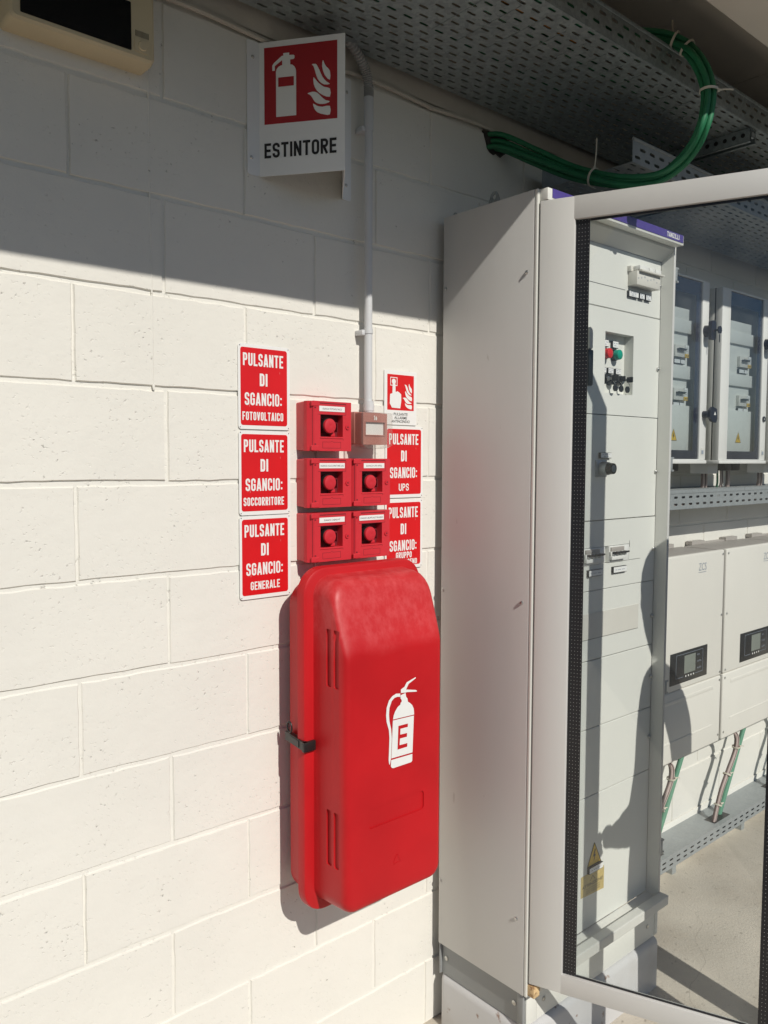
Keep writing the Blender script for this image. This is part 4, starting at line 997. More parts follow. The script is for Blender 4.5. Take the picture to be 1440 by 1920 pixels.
# front frame: returns around the plates
b = B().m('grey')
b.box(X0 + 0.0005, X0 + 0.028, YF - 0.006, YF + 0.0035, ZB, ZT, 0.003)
b.box(X0 + 0.0225, X0 + 0.030, YF, -0.3125, ZB, ZT)
b.face([(1.649, YF, -0.128), (1.640, -0.310, -0.1575), (1.640, -0.310, -2.098), (1.649, YF, -2.110)])
b.face([(1.030, YF, -0.128), (1.030, -0.310, -0.1575), (1.640, -0.310, -0.1575), (1.649, YF, -0.128)])
b.face([(1.030, YF, -2.110), (1.649, YF, -2.110), (1.640, -0.310, -2.098), (1.030, -0.310, -2.098)])
b.face([(1.030, YF, -0.128), (1.649, YF, -0.128), (1.649, YF, ZT), (1.030, YF, ZT)])
b.face([(1.649, YF + 0.0005, ZB), (1.6495, YF + 0.0005, ZB), (1.6495, YF + 0.0005, ZT), (1.649, YF + 0.0005, ZT)])
b.box(1.030, X1, YF - 0.030, YF - 0.0005, -2.122, -2.092, 0.003)
b.build('front_frame', cab, smooth=0)
b = B().m('black'); b.box(X0 + 0.0282, X0 + 0.0300, YF - 0.0055, YF - 0.001, -2.10, -0.122); b.build('door_seal', cab)
# top trim
b = B().m('plate'); b.box(1.0085, 1.649, -0.3745, YF - 0.0006, -0.1205, -0.0920, 0.0015); trim = b.build('top_trim', cab)
b = B().m('purple'); b.box(1.026, 1.644, -0.3760, -0.3746, -0.1140, -0.0925); b.build('purple_band', trim, base=cab['_b'], smooth=0)
b = B().m('sign_white'); b.stext('TANZILLI', 1.5530, 1.6205, -0.1095, -0.0960, -0.3764, 0.0028); b.build('lettering', trim, base=cab['_b'], smooth=0)
# cover plates
seams = [-0.1575, -0.3264, -0.6212, -0.9171, -1.1135, -1.3116, -1.5082, -1.7059, -2.0975]
px0, px1 = 1.0315, 1.6385
yp = -0.310
def plate(z0, z1, holes=()):
    b = B().m('plate'); z0 += 0.0011; z1 -= 0.0011
    if not holes:
        b.box(px0, px1, yp, yp + 0.006, z0, z1, 0.0012, 1)
    else:
        hz0, hz1 = holes[0][2], holes[0][3]
        b.box(px0, px1, yp, yp + 0.006, hz1, z1); b.box(px0, px1, yp, yp + 0.006, z0, hz0)
        xs = [px0] + [q for h in holes for q in (h[0], h[1])] + [px1]
        for i in range(0, len(xs), 2): b.box(xs[i], xs[i + 1], yp, yp + 0.006, hz0, hz1)
        for h in holes:
            dp = h[4]
            b.box(h[0] - 0.002, h[0], yp + 0.006, yp + dp, hz0, hz1); b.box(h[1], h[1] + 0.002, yp + 0.006, yp + dp, hz0, hz1)
            b.box(h[0], h[1], yp + 0.006, yp + dp, hz1, hz1 + 0.002); b.box(h[0], h[1], yp + 0.006, yp + dp, hz0 - 0.002, hz0)
            b.box(h[0] - 0.002, h[1] + 0.002, yp + dp, yp + dp + 0.002, hz0 - 0.002, hz1 + 0.002)
    return b.build('cover_plate', cab, smooth=0)
for i in range(8):
    hl = ()
    if i == 1: hl = ((1.357, 1.499, -0.5595, -0.3905, 0.030),)
    if i == 3: hl = ((1.262, 1.500, -1.0415, -0.9920, 0.014),)
    plate(seams[i + 1], seams[i], hl)
for q in ((1.0315, 1.450, -0.2662, -0.2650), (1.272, 1.556, -1.2510, -1.2500), (1.5005, 1.5017, -1.002, -0.983), (1.5005, 1.56, -1.0405, -1.0396)):
    b = B().m('ink'); b.box(q[0], q[1], yp - 0.0006, yp + 0.001, q[2], q[3]); b.build('plate_joint', cab, smooth=0)
b = B().m('beige_plate'); b.box(1.275, 1.556, yp - 0.0012, yp - 0.0002, -1.2495, -1.177); b.build('blank_strip', cab, smooth=0)
# plate screws
for x, z in ((1.631, -0.230), (1.631, -0.475), (1.632, -0.782), (1.629, -1.016), (1.631, -1.222), (1.631, -1.41), (1.631, -1.60)):
    b = B().m('steel'); b.screw((x, yp, z), (0, -1, 0), 0.006, 0.007); b.build('screw', cab)
# side screws
for y, z in ((-0.040, -0.283), (-0.321, -0.286), (-0.038, -1.112), (-0.319, -1.109), (-0.038, -1.950), (-0.316, -1.940)):
    b = B().m('steel'); b.screw((X0, y, z), (-1, 0, 0), 0.0048, 0.0036); b.box(X0 - 0.0040, X0 - 0.0035, y - 0.0008, y + 0.0008, z - 0.0035, z + 0.0035); b.build('screw', cab)
# lifting eyes
for y, hgt, wd in ((-0.1815, 0.040, 0.024), (-0.040, 0.018, 0.012)):
    b = B().m('galv')
    outer = [(-wd, 0), (wd, 0), (wd, 0.004), (wd * 0.45, hgt * 0.86), (wd * 0.2, hgt), (-wd * 0.2, hgt), (-wd * 0.45, hgt * 0.86), (-wd, 0.004)]
    hr = wd * 0.27; hc = hgt * 0.66; n = 16
    inner = [(hr * math.cos(R(-90) + 2 * math.pi * k / n), hc + hr * math.sin(R(-90) + 2 * math.pi * k / n)) for k in range(n)]
    # outer ring resampled to the same count
    per = []; 
    for k in range(n):
        a = R(-90) + 2 * math.pi * k / n; dx, dz = math.cos(a), math.sin(a); best = None
        for (ax, az), (cx_, cz) in zip(outer, outer[1:] + outer[:1]):
            ex, ez = cx_ - ax, cz - az; den = dx * ez - dz * ex
            if abs(den) < 1e-9: continue
            tt = ((ax) * ez - (az - hc) * ex) / den; ss = ((ax) * dz - (az - hc) * dx) / den
            if tt > 0 and -1e-6 <= ss <= 1 + 1e-6 and (best is None or tt < best): best = tt
        per.append((dx * best, hc + dz * best))
    for xx in (1.0335, 1.0365):
        I = [b.bm.verts.new((xx, y + p[0], ZT + p[1])) for p in inner]; O = [b.bm.verts.new((xx, y + p[0], ZT + p[1])) for p in per]
        b._fin([b.bm.faces.new((I[k], I[(k + 1) % n], O[(k + 1) % n], O[k])) for k in range(n)])
        if xx < 1.035: I0, O0 = I, O
    b._fin([b.bm.faces.new((O0[k], O0[(k + 1) % n], O[(k + 1) % n], O[k])) for k in range(n)]); b._fin([b.bm.faces.new((I0[k], I0[(k + 1) % n], I[(k + 1) % n], I[k])) for k in range(n)])
    b.build('lifting_eye', cab, smooth=0)
# latch keepers on the right post
for z in (-0.195, -0.760, -1.447, -1.953):
    b = B().m('galv_paint'); b.box(X1, X1 + 0.010, YF, YF + 0.03, z - 0.020, z + 0.020, 0.001); b.box(X1, X1 + 0.022, YF + 0.002, YF + 0.012, z + 0.016, z + 0.022, 0.001); b.box(X1, X1 + 0.022, YF + 0.002, YF + 0.012, z - 0.022, z - 0.016, 0.001)
    b.build('latch_keeper', cab)
# modules and labels on the plates
def tagplate(x0, x1, z0, z1, lines=2, y=None):
    y = yp if y is None else y
    b = B().m('black'); b.box(x0, x1, y - 0.0075, y, z0, z1, 0.0006); lb = b.build('label_holder', cab)
    b = B().m('sign_white'); e = min(0.0025, (z1 - z0) * 0.16); b.box(x0 + e * 0.7, x1 - e * 0.5, y - 0.0081, y - 0.0074, z0 + e * 0.7, z1 - e * 0.5); b.build('label_card', lb, base=cab['_b'], smooth=0)
    b = B().m('grey_ink')
    for k in range(lines):
        zc = z1 - (z1 - z0) * (k + 1) / (lines + 1); wd = (x1 - x0) * (0.36 if k == 0 else 0.24)
        n_ = max(4, int(wd * 2 / 0.004)); cx_ = (x0 + x1) / 2
        for q in range(n_):
            if (q * 7 + k * 3) % 5 == 4: continue
            xx = cx_ - wd + 2 * wd * q / n_
            b.box(xx, xx + 2 * wd / n_ * 0.7, y - 0.0084, y - 0.0080, zc - 0.0010, zc + 0.0010)
    b.build('label_print', lb, base=cab['_b'], smooth=0)
b = B().m('beige_plate')
b.box(1.462, 1.585, yp - 0.030, yp, -0.252, -0.213, 0.001); b.box(1.470, 1.592, yp - 0.040, yp - 0.0302, -0.2150, -0.2100, 0.001)
b.box(1.458, 1.590, yp - 0.012, yp, -0.2125, -0.197, 0.001)
md = b.build('power_module', cab)
b = B().m('white')
for k, (a, c) in enumerate(((1.470, 1.516), (1.519, 1.549), (1.552, 1.583))): b.box(a, c, yp - 0.034, yp - 0.0122, -0.2098, -0.1975, 0.0015)
b.build('module_cap', md, base=cab['_b'])
b = B().m('grey_ink')
for k in range(7): b.box(1.468 + k * 0.016, 1.4705 + k * 0.016, yp - 0.0306, yp - 0.0299, -0.236 + 0.003 * (k % 3), -0.232 + 0.004 * (k % 3))
b.build('module_print', md, base=cab['_b'], smooth=0)
tagplate(1.458, 1.508, -0.2830, -0.2655, 3); tagplate(1.513, 1.540, -0.2830, -0.2655, 3); tagplate(1.546, 1.575, -0.2830, -0.2655, 3)
# signalling recess
yr = yp + 0.030
for x, key, nm in ((1.393, 'lamp_red', 'red_lamp'), (1.442, 'lamp_green', 'green_lamp')):
    b = B().m('black'); b.cyl((x, yr, -0.447), (x, yr - 0.010, -0.447), 0.0165, 0.0160, 24); col = b.build('lamp_collar', cab)
    b = B().m(key); b.loft([[(x + r * math.cos(a), yr - h, -0.447 + r * math.sin(a)) for a in [2 * math.pi * k / 24 for k in range(24)]] for r, h in ((0.0145, 0.010), (0.0145, 0.020), (0.0135, 0.0235), (0.010, 0.0255), (0.004, 0.0265), (0.0005, 0.0267))])
    b.build('lamp_lens', col, base=cab['_b'])
    tagplate(x - 0.015, x + 0.015, -0.4275, -0.4075, 2, yr)
for i, x in enumerate((1.385, 1.421, 1.459)):
    tagplate(x - 0.014, x + 0.014, -0.5020, -0.4850, 2, yr)
    b = B().m('black'); b.cyl((x, yr, -0.5190), (x, yr - 0.018, -0.5190), 0.0150, 0.0140, 22); b.cyl((x, yr - 0.018, -0.5190), (x, yr - 0.024, -0.5190), 0.0095, 0.009, 18)
    sw = b.build('key_switch', cab)
    b = B().m('steel'); b.cyl((x, yr - 0.024, -0.519), (x, yr - 0.0255, -0.519), 0.0070, 0.0065, 16); b.build('switch_face', sw, base=cab['_b'])
    b = B().m('steel'); b.box(x - 0.0007, x + 0.0007, yr - 0.036, yr - 0.0256, -0.5225, -0.5155); key = b.build('key_blade', sw, base=cab['_b'])
    b = B().m('black'); b.box(x - 0.0018, x + 0.0018, yr - 0.056, yr - 0.036, -0.5270, -0.5110, 0.002); b.build('key_bow', sw, base=cab['_b'])
    b = B().m('black'); zz = -0.546; b.prism(disc(x + 0.004, zz, 0.0095, 14), yr - 0.046 + 0.004 * i, yr - 0.042 + 0.004 * i); b.build('hanging_key', sw, base=cab['_b'])
    b = B().m('steel'); b.tube([(x, yr - 0.040, -0.5275), (x + 0.002, yr - 0.044, -0.533), (x + 0.004, yr - 0.043, -0.538)], 0.0011, 6); b.build('key_ring', sw, base=cab['_b'])
# isolator handle half behind the door edge
b = B().m('beige_plate'); b.box(1.228, 1.2445, yp - 0.040, yp - 0.014, -0.455, -0.396, 0.005); b.m('black'); b.box(1.224, 1.2445, yp - 0.042, yp - 0.012, -0.552, -0.4555, 0.005); b.cyl((1.234, yp - 0.012, -0.50), (1.234, yp, -0.50), 0.011, None, 16)
b.build('isolator_handle', cab)
# socket
tagplate(1.335, 1.388, -0.7430, -0.7270, 2)
b = B().m('galv'); b.box(1.320, 1.372, yp - 0.004, yp, -0.795, -0.748, 0.001); b.cyl((1.350, yp - 0.004, -0.7715), (1.350, yp - 0.024, -0.7715), 0.0195, 0.018, 26)
sk = b.build('panel_socket', cab)
b = B().m('black'); b.cyl((1.350, yp - 0.0240, -0.7715), (1.350, yp - 0.040, -0.7715), 0.0165, 0.0150, 24); b.m('galv_dark'); b.cyl((1.350, yp - 0.040, -0.7715), (1.350, yp - 0.0405, -0.7715), 0.010, None, 18)
b.build('socket_cap', sk, base=cab['_b'])
# breakers
for x in (1.272, 1.394):
    b = B().m('white'); b.box(x, x + 0.072, yp - 0.003, yp + 0.013, -1.0400, -0.9935, 0.0008); b.box(x, x + 0.072, yp - 0.013, yp - 0.0032, -1.0320, -1.0205, 0.001); b.box(x, x + 0.072, yp - 0.009, yp - 0.0032, -1.0200, -1.0085, 0.0006); br = b.build('circuit_breaker', cab)
    b = B().m('inv_top'); b.box(x + 0.004, x + 0.069, yp - 0.0075, yp - 0.0032, -1.0080, -0.9965, 0.0006); b.build('terminal_cover', br, base=cab['_b'])
    b = B().m('black'); b.box(x + 0.003, x + 0.070, yp - 0.025, yp - 0.019, -1.0125, -1.0080, 0.0008)
    for k in range(4): b.box(x + 0.005 + k * 0.018, x + 0.015 + k * 0.018, yp - 0.021, yp - 0.0093, -1.0140, -1.0085, 0.0008)
    b.build('breaker_toggle', br, base=cab['_b'])
    b = B().m('white')
    for k in range(4): b.box(x + 0.006 + k * 0.018, x + 0.014 + k * 0.018, yp - 0.016, yp - 0.0093, -1.0200, -1.0145, 0.0008)
    b.build('toggle_stop', br, base=cab['_b'])
    b = B().m('white'); b.box(x + 0.0735, x + 0.104, yp - 0.001, yp + 0.013, -1.0400, -0.9935, 0.0008); b.build('blank_module', br, base=cab['_b'])
tagplate(1.289, 1.357, -1.0720, -1.0535, 1); tagplate(1.409, 1.478, -1.0720, -1.0535, 1)
# warning triangle, its holder and the worn sticker
b = B().m('yellow'); b.prism([(1.353, -1.850), (1.320, -1.914), (1.386, -1.914)], yp - 0.0010, yp - 0.0001); tr = b.build('warning_triangle', cab, smooth=0)
b = B().m('ink')
for (ax, az), (cx_, cz) in (((1.353, -1.850), (1.320, -1.914)), ((1.320, -1.914), (1.386, -1.914)), ((1.386, -1.914), (1.353, -1.850))):
    v = Vector((cx_ - ax, cz - az)).normalized(); n_ = Vector((-v.y, v.x)) * 0.0012
    b.flat([(ax - n_.x, az - n_.y), (cx_ - n_.x, cz - n_.y), (cx_ + n_.x, cz + n_.y), (ax + n_.x, az + n_.y)], yp - 0.0014)
b.flat([(1.355, -1.868), (1.346, -1.890), (1.352, -1.889), (1.350, -1.905), (1.360, -1.884), (1.354, -1.885), (1.359, -1.869)], yp - 0.0016)
b.build('lightning_mark', tr, base=cab['_b'], smooth=0)
tagplate(1.320, 1.389, -1.9330, -1.9150, 1)
b = B().m('sticker'); b.prism([(1.291, -1.996), (1.404, -2.003), (1.404, -1.934), (1.291, -1.934)], yp - 0.0008, yp - 0.0001); st = b.build('warning_sticker', cab, smooth=0)
b = B().m('ink'); b.text('ATTENZIONE!', 1.296, 1.398, -1.972, -1.963, yp - 0.0011, 0.004)
for q in range(3): b.text('NON TOCCARE', 1.315, 1.385, -1.980 - q * 0.0065, -1.976 - q * 0.0065, yp - 0.0011)
b.flat([(1.347, -1.943), (1.335, -1.958), (1.337, -1.958), (1.347, -1.9455), (1.357, -1.958), (1.359, -1.958)], yp - 0.0011)
b.build('lettering', st, base=cab['_b'], smooth=0)
# plinth and painted base
b = B().m('plinth')
b.box(X0 + 0.012, X0 + 0.014, -0.318, -0.036, -2.230, ZB - 0.001); b.box(X0 + 0.004, X0 + 0.016, -0.338, -0.3185, -2.230, ZB - 0.001, 0.001); b.box(X0 + 0.004, X0 + 0.016, -0.0355, -0.030, -2.230, ZB - 0.001, 0.001)
b.m('plate'); b.box(X0 + 0.0165, X0 + 0.060, -0.340, -0.330, -2.230, ZB - 0.001, 0.001); b.box(X0 + 0.0615, X1 - 0.020, -0.339, -0.330, -2.230, ZB - 0.001, 0.001); b.box(X1 - 0.0185, X1 - 0.002, -0.340, -0.330, -2.230, ZB - 0.001, 0.001)
pl = b.build('plinth', cab)
for p, dd in (((X0 + 0.012, -0.052, -2.180), (-1, 0, 0)), ((X0 + 0.012, -0.303, -2.180), (-1, 0, 0)), ((X0 + 0.09, -0.339, -2.185), (0, -1, 0)), ((X1 - 0.06, -0.339, -2.185), (0, -1, 0))):
    b = B().m('steel'); b.screw(p, dd, 0.0068, 0.003); b.build('screw', pl, base=cab['_b'])
b = B().m('base')
def rring(z, e, r): return [(x, y, z) for x, y in rrect(X0 + 0.003 + e, X1 - 0.004 - e, -0.352 + e, -0.03, r, 5)]
b.loft([rring(-G, 0, 0.022), rring(-2.252, 0, 0.022), rring(-2.241, 0.003, 0.020), rring(-2.234, 0.010, 0.016), rring(-2.231, 0.020, 0.012)])
b.build('base_block', cab, smooth=50)
b = B().m('rust'); b.box(X0 + 0.006, X0 + 0.030, -0.372, YF - 0.001, -2.133, -2.103, 0.002); b.build('hinge_bracket', cab)

# the open door
PH = R(67.5); H = Vector((1.0046, -0.3600, 0)); dd = Vector((math.cos(PH), -math.sin(PH), 0)); nn = Vector((-dd.y, dd.x, 0))
if nn.x > 0: nn = -nn                                           # outward face looks left
# local frame: x along the door, y<0 outward, z up
DM = Matrix(((dd.x, -nn.x, 0, H.x), (dd.y, -nn.y, 0, H.y), (0, 0, 1, 0), (0, 0, 0, 1)))
W, DT, DB = 0.645, -0.1215, -2.098
gx0, gx1, gz0, gz1 = 0.0815, 0.5640, -2.0485, -0.1755
b = B().m('door')
def frame(b, x0, x1, z0, z1, a0, a1, c0, c1, y0, y1, r=0.004):
    o = rrect(x0, x1, z0, z1, r, 3); n = len(o)
    b.box(x0, a0, y0, y1, z0, z1); 
b.box(-0.004, gx0, 0.0, 0.022, DB, DT, 0.003); b.box(gx1, W, 0.0, 0.022, DB, DT, 0.003)
b.box(gx0 - 0.0032, gx1 + 0.0032, 0.0002, 0.0218, gz1, DT - 0.0001, 0.0006); b.box(gx0 - 0.0032, gx1 + 0.0032, 0.0002, 0.0218, DB + 0.0001, gz0, 0.0006)
dr = b.xf(DM).build('door', cab)
b = B().m('glass'); b.box(gx0 + 0.001, gx1 - 0.001, 0.012, 0.016, gz0 + 0.001, gz1 - 0.001); b.xf(DM).build('glass_pane', dr, base=cab['_b'], smooth=0)
b = B().m('frit')
uvl = b.bm.loops.layers.uv.new('UVMap')
for a0, a1 in ((gx0 + 0.0005, gx0 + 0.0335), (gx1 - 0.0335, gx1 - 0.0005)):
    k = len(b.bm.faces); b.box(a0, a1, 0.0095, 0.0112, gz0 + 0.0005, gz1 - 0.0005)
    b.bm.faces.ensure_lookup_table()
    for f in b.bm.faces[k:]:
        for lp in f.loops: lp[uvl].uv = (lp.vert.co.x - a0 + 0.0015, lp.vert.co.z)
for c0, c1 in ((gz1 - 0.0065, gz1 - 0.0005), (gz0 + 0.0005, gz0 + 0.0050)): b.box(gx0 + 0.034, gx1 - 0.034, 0.0096, 0.0112, c0, c1)
b.xf(DM).build('glass_border', dr, base=cab['_b'], smooth=0)
b = B().m('black'); b.box(W - 0.05, W - 0.02, -0.03, -0.0005, -1.16, -1.02, 0.004); b.xf(DM).build('handle', dr, base=cab['_b'])

# ================================================================== wall enclosures with glazed doors
def enclosure(x0, x1, lab, keyed):
    t = thing('wall_enclosure', lab, 'enclosure', ((x0 + x1) / 2, 0, -0.758), 'glazed wall enclosures right of the cabinet')
    yf, zt_, zb_ = -0.220, -0.134, -0.746
    b = B().m('grey'); b.box(x0, x0 + 0.026, -0.190, -0.170, zb_, zt_, 0.002); b.box(x1 - 0.026, x1, -0.190, -0.170, zb_, zt_, 0.002); b.box(x0 + 0.0262, x1 - 0.0262, -0.190, -0.170, zt_ - 0.020, zt_); b.box(x0 + 0.0262, x1 - 0.0262, -0.190, -0.170, zb_, zb_ + 0.020)
    b.box(x0, x0 + 0.004, -0.1699, -0.002, zb_, zt_); b.box(x1 - 0.004, x1, -0.1699, -0.002, zb_, zt_); b.box(x0 + 0.0041, x1 - 0.0041, -0.1699, -0.002, zt_ - 0.004, zt_); b.box(x0 + 0.0041, x1 - 0.0041, -0.1699, -0.002, zb_, zb_ + 0.004); b.box(x0 + 0.0041, x1 - 0.0041, -0.010, -0.002, zb_ + 0.0041, zt_ - 0.0041)
    bo = b.build('body', t)
    b = B().m('black'); b.box(x0 + 0.001, x0 + 0.020, -0.1935, -0.1902, zb_ + 0.001, zt_ - 0.001); b.box(x1 - 0.020, x1 - 0.001, -0.1935, -0.1902, zb_ + 0.001, zt_ - 0.001); b.box(x0 + 0.0201, x1 - 0.0201, -0.1935, -0.1902, zb_ + 0.001, zb_ + 0.012); b.box(x0 + 0.0201, x1 - 0.0201, -0.1935, -0.1902, zt_ - 0.012, zt_ - 0.001); b.build('seal', t)
    gx0, gx1 = x0 + 0.064, x1 - 0.045; gz0, gz1 = zb_ + 0.003, zt_ - 0.005
    b = B().m('white'); b.box(x0, gx0, yf, -0.1937, zb_, zt_, 0.003); b.box(gx1, x1, yf, -0.1937, zb_, zt_, 0.003); b.box(gx0 - 0.003, gx1 + 0.003, yf + 0.0003, -0.1939, gz1, zt_ - 0.0002); b.box(gx0 - 0.003, gx1 + 0.003, yf + 0.0003, -0.1939, zb_ + 0.0002, gz0)
    b.box(x0 - 0.002, x1 + 0.002, yf - 0.004, -0.175, zb_ - 0.0125, zb_ - 0.0004, 0.002)
    dr = b.build('door', t)
    b = B().m('glass2'); b.box(gx0, gx1, yf + 0.004, yf + 0.007, gz0, gz1); b.build('glass_pane', dr, base=t['_b'], smooth=0)
    b = B().m('navy')
    for q in ((gx0, gx0 + 0.005, gz0, gz1), (gx1 - 0.030, gx1, gz0, gz1), (gx0 + 0.0051, gx1 - 0.0301, gz1 - 0.048, gz1), (gx0 + 0.0051, gx1 - 0.0301, gz0, gz0 + 0.030)): b.box(q[0], q[1], yf + 0.0072, yf + 0.0085, q[2], q[3])
    b.build('glass_border', dr, base=t['_b'], smooth=0)
    # interior cover panels
    px0, px1 = x0 + 0.030, gx1 - 0.010; yp2 = -0.188
    b = B().m('plate')
    bands = [(-0.716, -0.560, 0.0), (-0.470, -0.425, 0.0), (-0.315, -0.270, 0.0)]
    for z0, z1, dy in bands:
        b.box(px0, px1, yp2 - 0.006, yp2 + 0.01, z0, z1, 0.0015)
    b.box(px0, px1 - 0.022, yp2, yp2 + 0.01, -0.270, -0.232, 0.001)
    b.box(px0, px1 - 0.022, yp2 + 0.004, yp2 + 0.010, -0.425, -0.3155); b.box(px0, px1 - 0.022, yp2 + 0.004, yp2 + 0.010, -0.559, -0.4705)
    b.build('inner_cover', t)
    for zc in (-0.378, -0.523):
        for (a, c) in ((gx0 + 0.002, gx0 + 0.024), (px1 - 0.058, px1 - 0.036)):
            b = B().m('white'); b.box(a, c, yp2 - 0.010, yp2 + 0.004, zc - 0.008, zc + 0.022, 0.001); sg = b.build('surge_module', t)
            b = B().m('yellow'); b.box(a, c, yp2 - 0.0108, yp2 + 0.003, zc - 0.020, zc - 0.0082, 0.0008); b.build('module_base', sg, base=t['_b'])
            b = B().m('ink')
            for q in range(6): b.box(a + 0.004 + 0.007 * (q % 2), a + 0.007 + 0.007 * (q % 2), yp2 - 0.0106, yp2 - 0.0099, zc + 0.0 + 0.006 * (q // 2), zc + 0.0018 + 0.006 * (q // 2))
            for q in range(2): b.box(a + 0.004 + 0.009 * q, a + 0.009 + 0.009 * q, yp2 - 0.0112, yp2 - 0.0107, zc - 0.017, zc - 0.011)
            b.build('module_print', sg, base=t['_b'], smooth=0)
        b = B().m('beige_plate'); b.box(px1 - 0.122, px1 - 0.060, yp2 - 0.008, yp2 + 0.004, zc - 0.020, zc + 0.020, 0.001); br = b.build('circuit_breaker', t)
        b = B().m('black')
        for q in range(4): b.box(px1 - 0.112 + q * 0.0115, px1 - 0.103 + q * 0.0115, yp2 - 0.020, yp2 - 0.0082, zc + 0.001, zc + 0.007, 0.0008)
        b.box(px1 - 0.113, px1 - 0.066, yp2 - 0.020, yp2 - 0.017, zc + 0.004, zc + 0.0075)
        b.build('breaker_toggle', br, base=t['_b'])
        for a, c in ((px1 - 0.122, px1 - 0.082), (px1 - 0.080, px1 - 0.050)):
            b = B().m('ink'); b.box(a, c, yp2 - 0.0045, yp2 + 0.004, zc - 0.0425, zc - 0.0270); lb = b.build('label_holder', t, smooth=0)
            b = B().m('sign_white'); b.box(a + 0.0015, c - 0.0012, yp2 - 0.0050, yp2 - 0.0044, zc - 0.0410, zc - 0.0285); b.build('label_card', lb, base=t['_b'], smooth=0)
    # warning triangle inside
    tx, tz = px1 - 0.118, -0.662
    b = B().m('yellow'); b.prism([(tx, tz + 0.020), (tx - 0.021, tz - 0.018), (tx + 0.021, tz - 0.018)], yp2 - 0.0070, yp2 - 0.0061); tr = b.build('warning_triangle', t, smooth=0)
    b = B().m('ink'); b.flat([(tx + 0.002, tz + 0.009), (tx - 0.006, tz - 0.005), (tx - 0.001, tz - 0.004), (tx - 0.002, tz - 0.014), (tx + 0.005, tz - 0.001), (tx + 0.001, tz - 0.001), (tx + 0.004, tz + 0.009)], yp2 - 0.0073)
    for (ax, az), (cx_, cz) in (((tx, tz + 0.020), (tx - 0.021, tz - 0.018)), ((tx - 0.021, tz - 0.018), (tx + 0.021, tz - 0.018)), ((tx + 0.021, tz - 0.018), (tx, tz + 0.020))):
        v = Vector((cx_ - ax, cz - az)).normalized(); n_ = Vector((-v.y, v.x)) * 0.0007
        b.flat([(ax - n_.x, az - n_.y), (cx_ - n_.x, cz - n_.y), (cx_ + n_.x, cz + n_.y), (ax + n_.x, az + n_.y)], yp2 - 0.0072)
    b.build('lightning_mark', tr, base=t['_b'], smooth=0)
    # handles
    hx = x1 - 0.022
    b = B().m('navy_key'); b.cyl((hx, yf, -0.303), (hx, yf - 0.018, -0.303), 0.020, 0.018, 18); b.prism(rrect(hx - 0.018, hx + 0.016, -0.335, -0.270, 0.010, 4), yf - 0.030, yf - 0.0185); hd = b.build('turn_handle', dr, base=t['_b'])
    if keyed:
        b = B().m('navy_key'); b.cyl((hx, yf - 0.030, -0.303), (hx + 0.004, yf - 0.046, -0.303), 0.003, None, 8); b.prism(disc(hx + 0.004, -0.303, 0.013, 16), yf - 0.050, yf - 0.046); b.prism([(hx + 0.002, -0.318), (hx + 0.007, -0.318), (hx + 0.006, -0.345), (hx + 0.003, -0.345)], yf - 0.049, yf - 0.047); b.build('key', dr, base=t['_b'])
        b = B().m('navy_key'); b.cyl((hx, yf, -0.588), (hx, yf - 0.020, -0.588), 0.012, None, 16); b.prism([(hx - 0.006, -0.575), (hx + 0.012, -0.562), (hx + 0.040, -0.568), (hx + 0.046, -0.600), (hx + 0.038, -0.616), (hx + 0.010, -0.612), (hx - 0.006, -0.598)], yf - 0.028, yf - 0.018); b.m('white'); b.prism([(hx + 0.020, -0.590), (hx + 0.034, -0.590), (hx + 0.027, -0.578)], yf - 0.0286, yf - 0.0279); b.build('turn_key', dr, base=t['_b'])
    else:
        b = B().m('navy_key'); b.cyl((hx, yf, -0.588), (hx, yf - 0.004, -0.588), 0.011, None, 18); b.m('white'); b.cyl((hx, yf - 0.004, -0.588), (hx, yf - 0.0046, -0.588), 0.004, None, 3); b.build('lock', dr, base=t['_b'])
    b = B().m('grey'); b.prism(rrect(hx - 0.012, hx + 0.008, -0.728, -0.704, 0.002, 2), yf - 0.0012, yf - 0.0002); b.m('grey_ink'); b.prism(rrect(hx - 0.009, hx + 0.005, -0.725, -0.712, 0.001, 2), yf - 0.0018, yf - 0.0012); b.build('maker_badge', dr, base=t['_b'], smooth=0)
    # cable glands below
    b = B().m('pvc'); b.box(x0 + 0.060, x0 + 0.140, -0.150, -0.080, -0.796, zb_ - 0.0005, 0.004); b.build('gland_box', t)
    b = B().m('black'); b.box(x0 + 0.19, x0 + 0.25, -0.150, -0.090, -0.786, zb_ - 0.0005, 0.006); b.box(x0 + 0.26, x0 + 0.32, -0.150, -0.090, -0.786, zb_ - 0.0005, 0.006); b.build('gland_box', t)
    # wires down into the tray
    for k, (gx, key) in enumerate(((x0 + 0.085, 'wire_dark'), (x0 + 0.098, 'wire_pink'), (x0 + 0.110, 'wire_dark'), (x0 + 0.120, 'wire_pink'), (x0 + 0.205, 'green'), (x0 + 0.280, 'wire_dark'), (x0 + 0.290, 'wire_pink'), (x0 + 0.300, 'wire_pink'), (x0 + 0.232, 'wire_pink'), (x0 + 0.242, 'wire_dark'))):
        b = B().m(key); b.tube([(gx, -0.115, -0.780), (gx + 0.002, -0.115, -0.810), (gx + 0.012, -0.110, -0.835), (gx + 0.022, -0.100, -0.860)], 0.0040, 7); b.build('wire', t)
enclosure(1.742, 2.112, 'glazed wall enclosure next to the cabinet, with keys in both locks', True)
enclosure(2.207, 2.579, 'second glazed wall enclosure with a yellow warning triangle inside', False)
enclosure(2.674, 3.046, 'third glazed wall enclosure, farthest right along the wall', False)

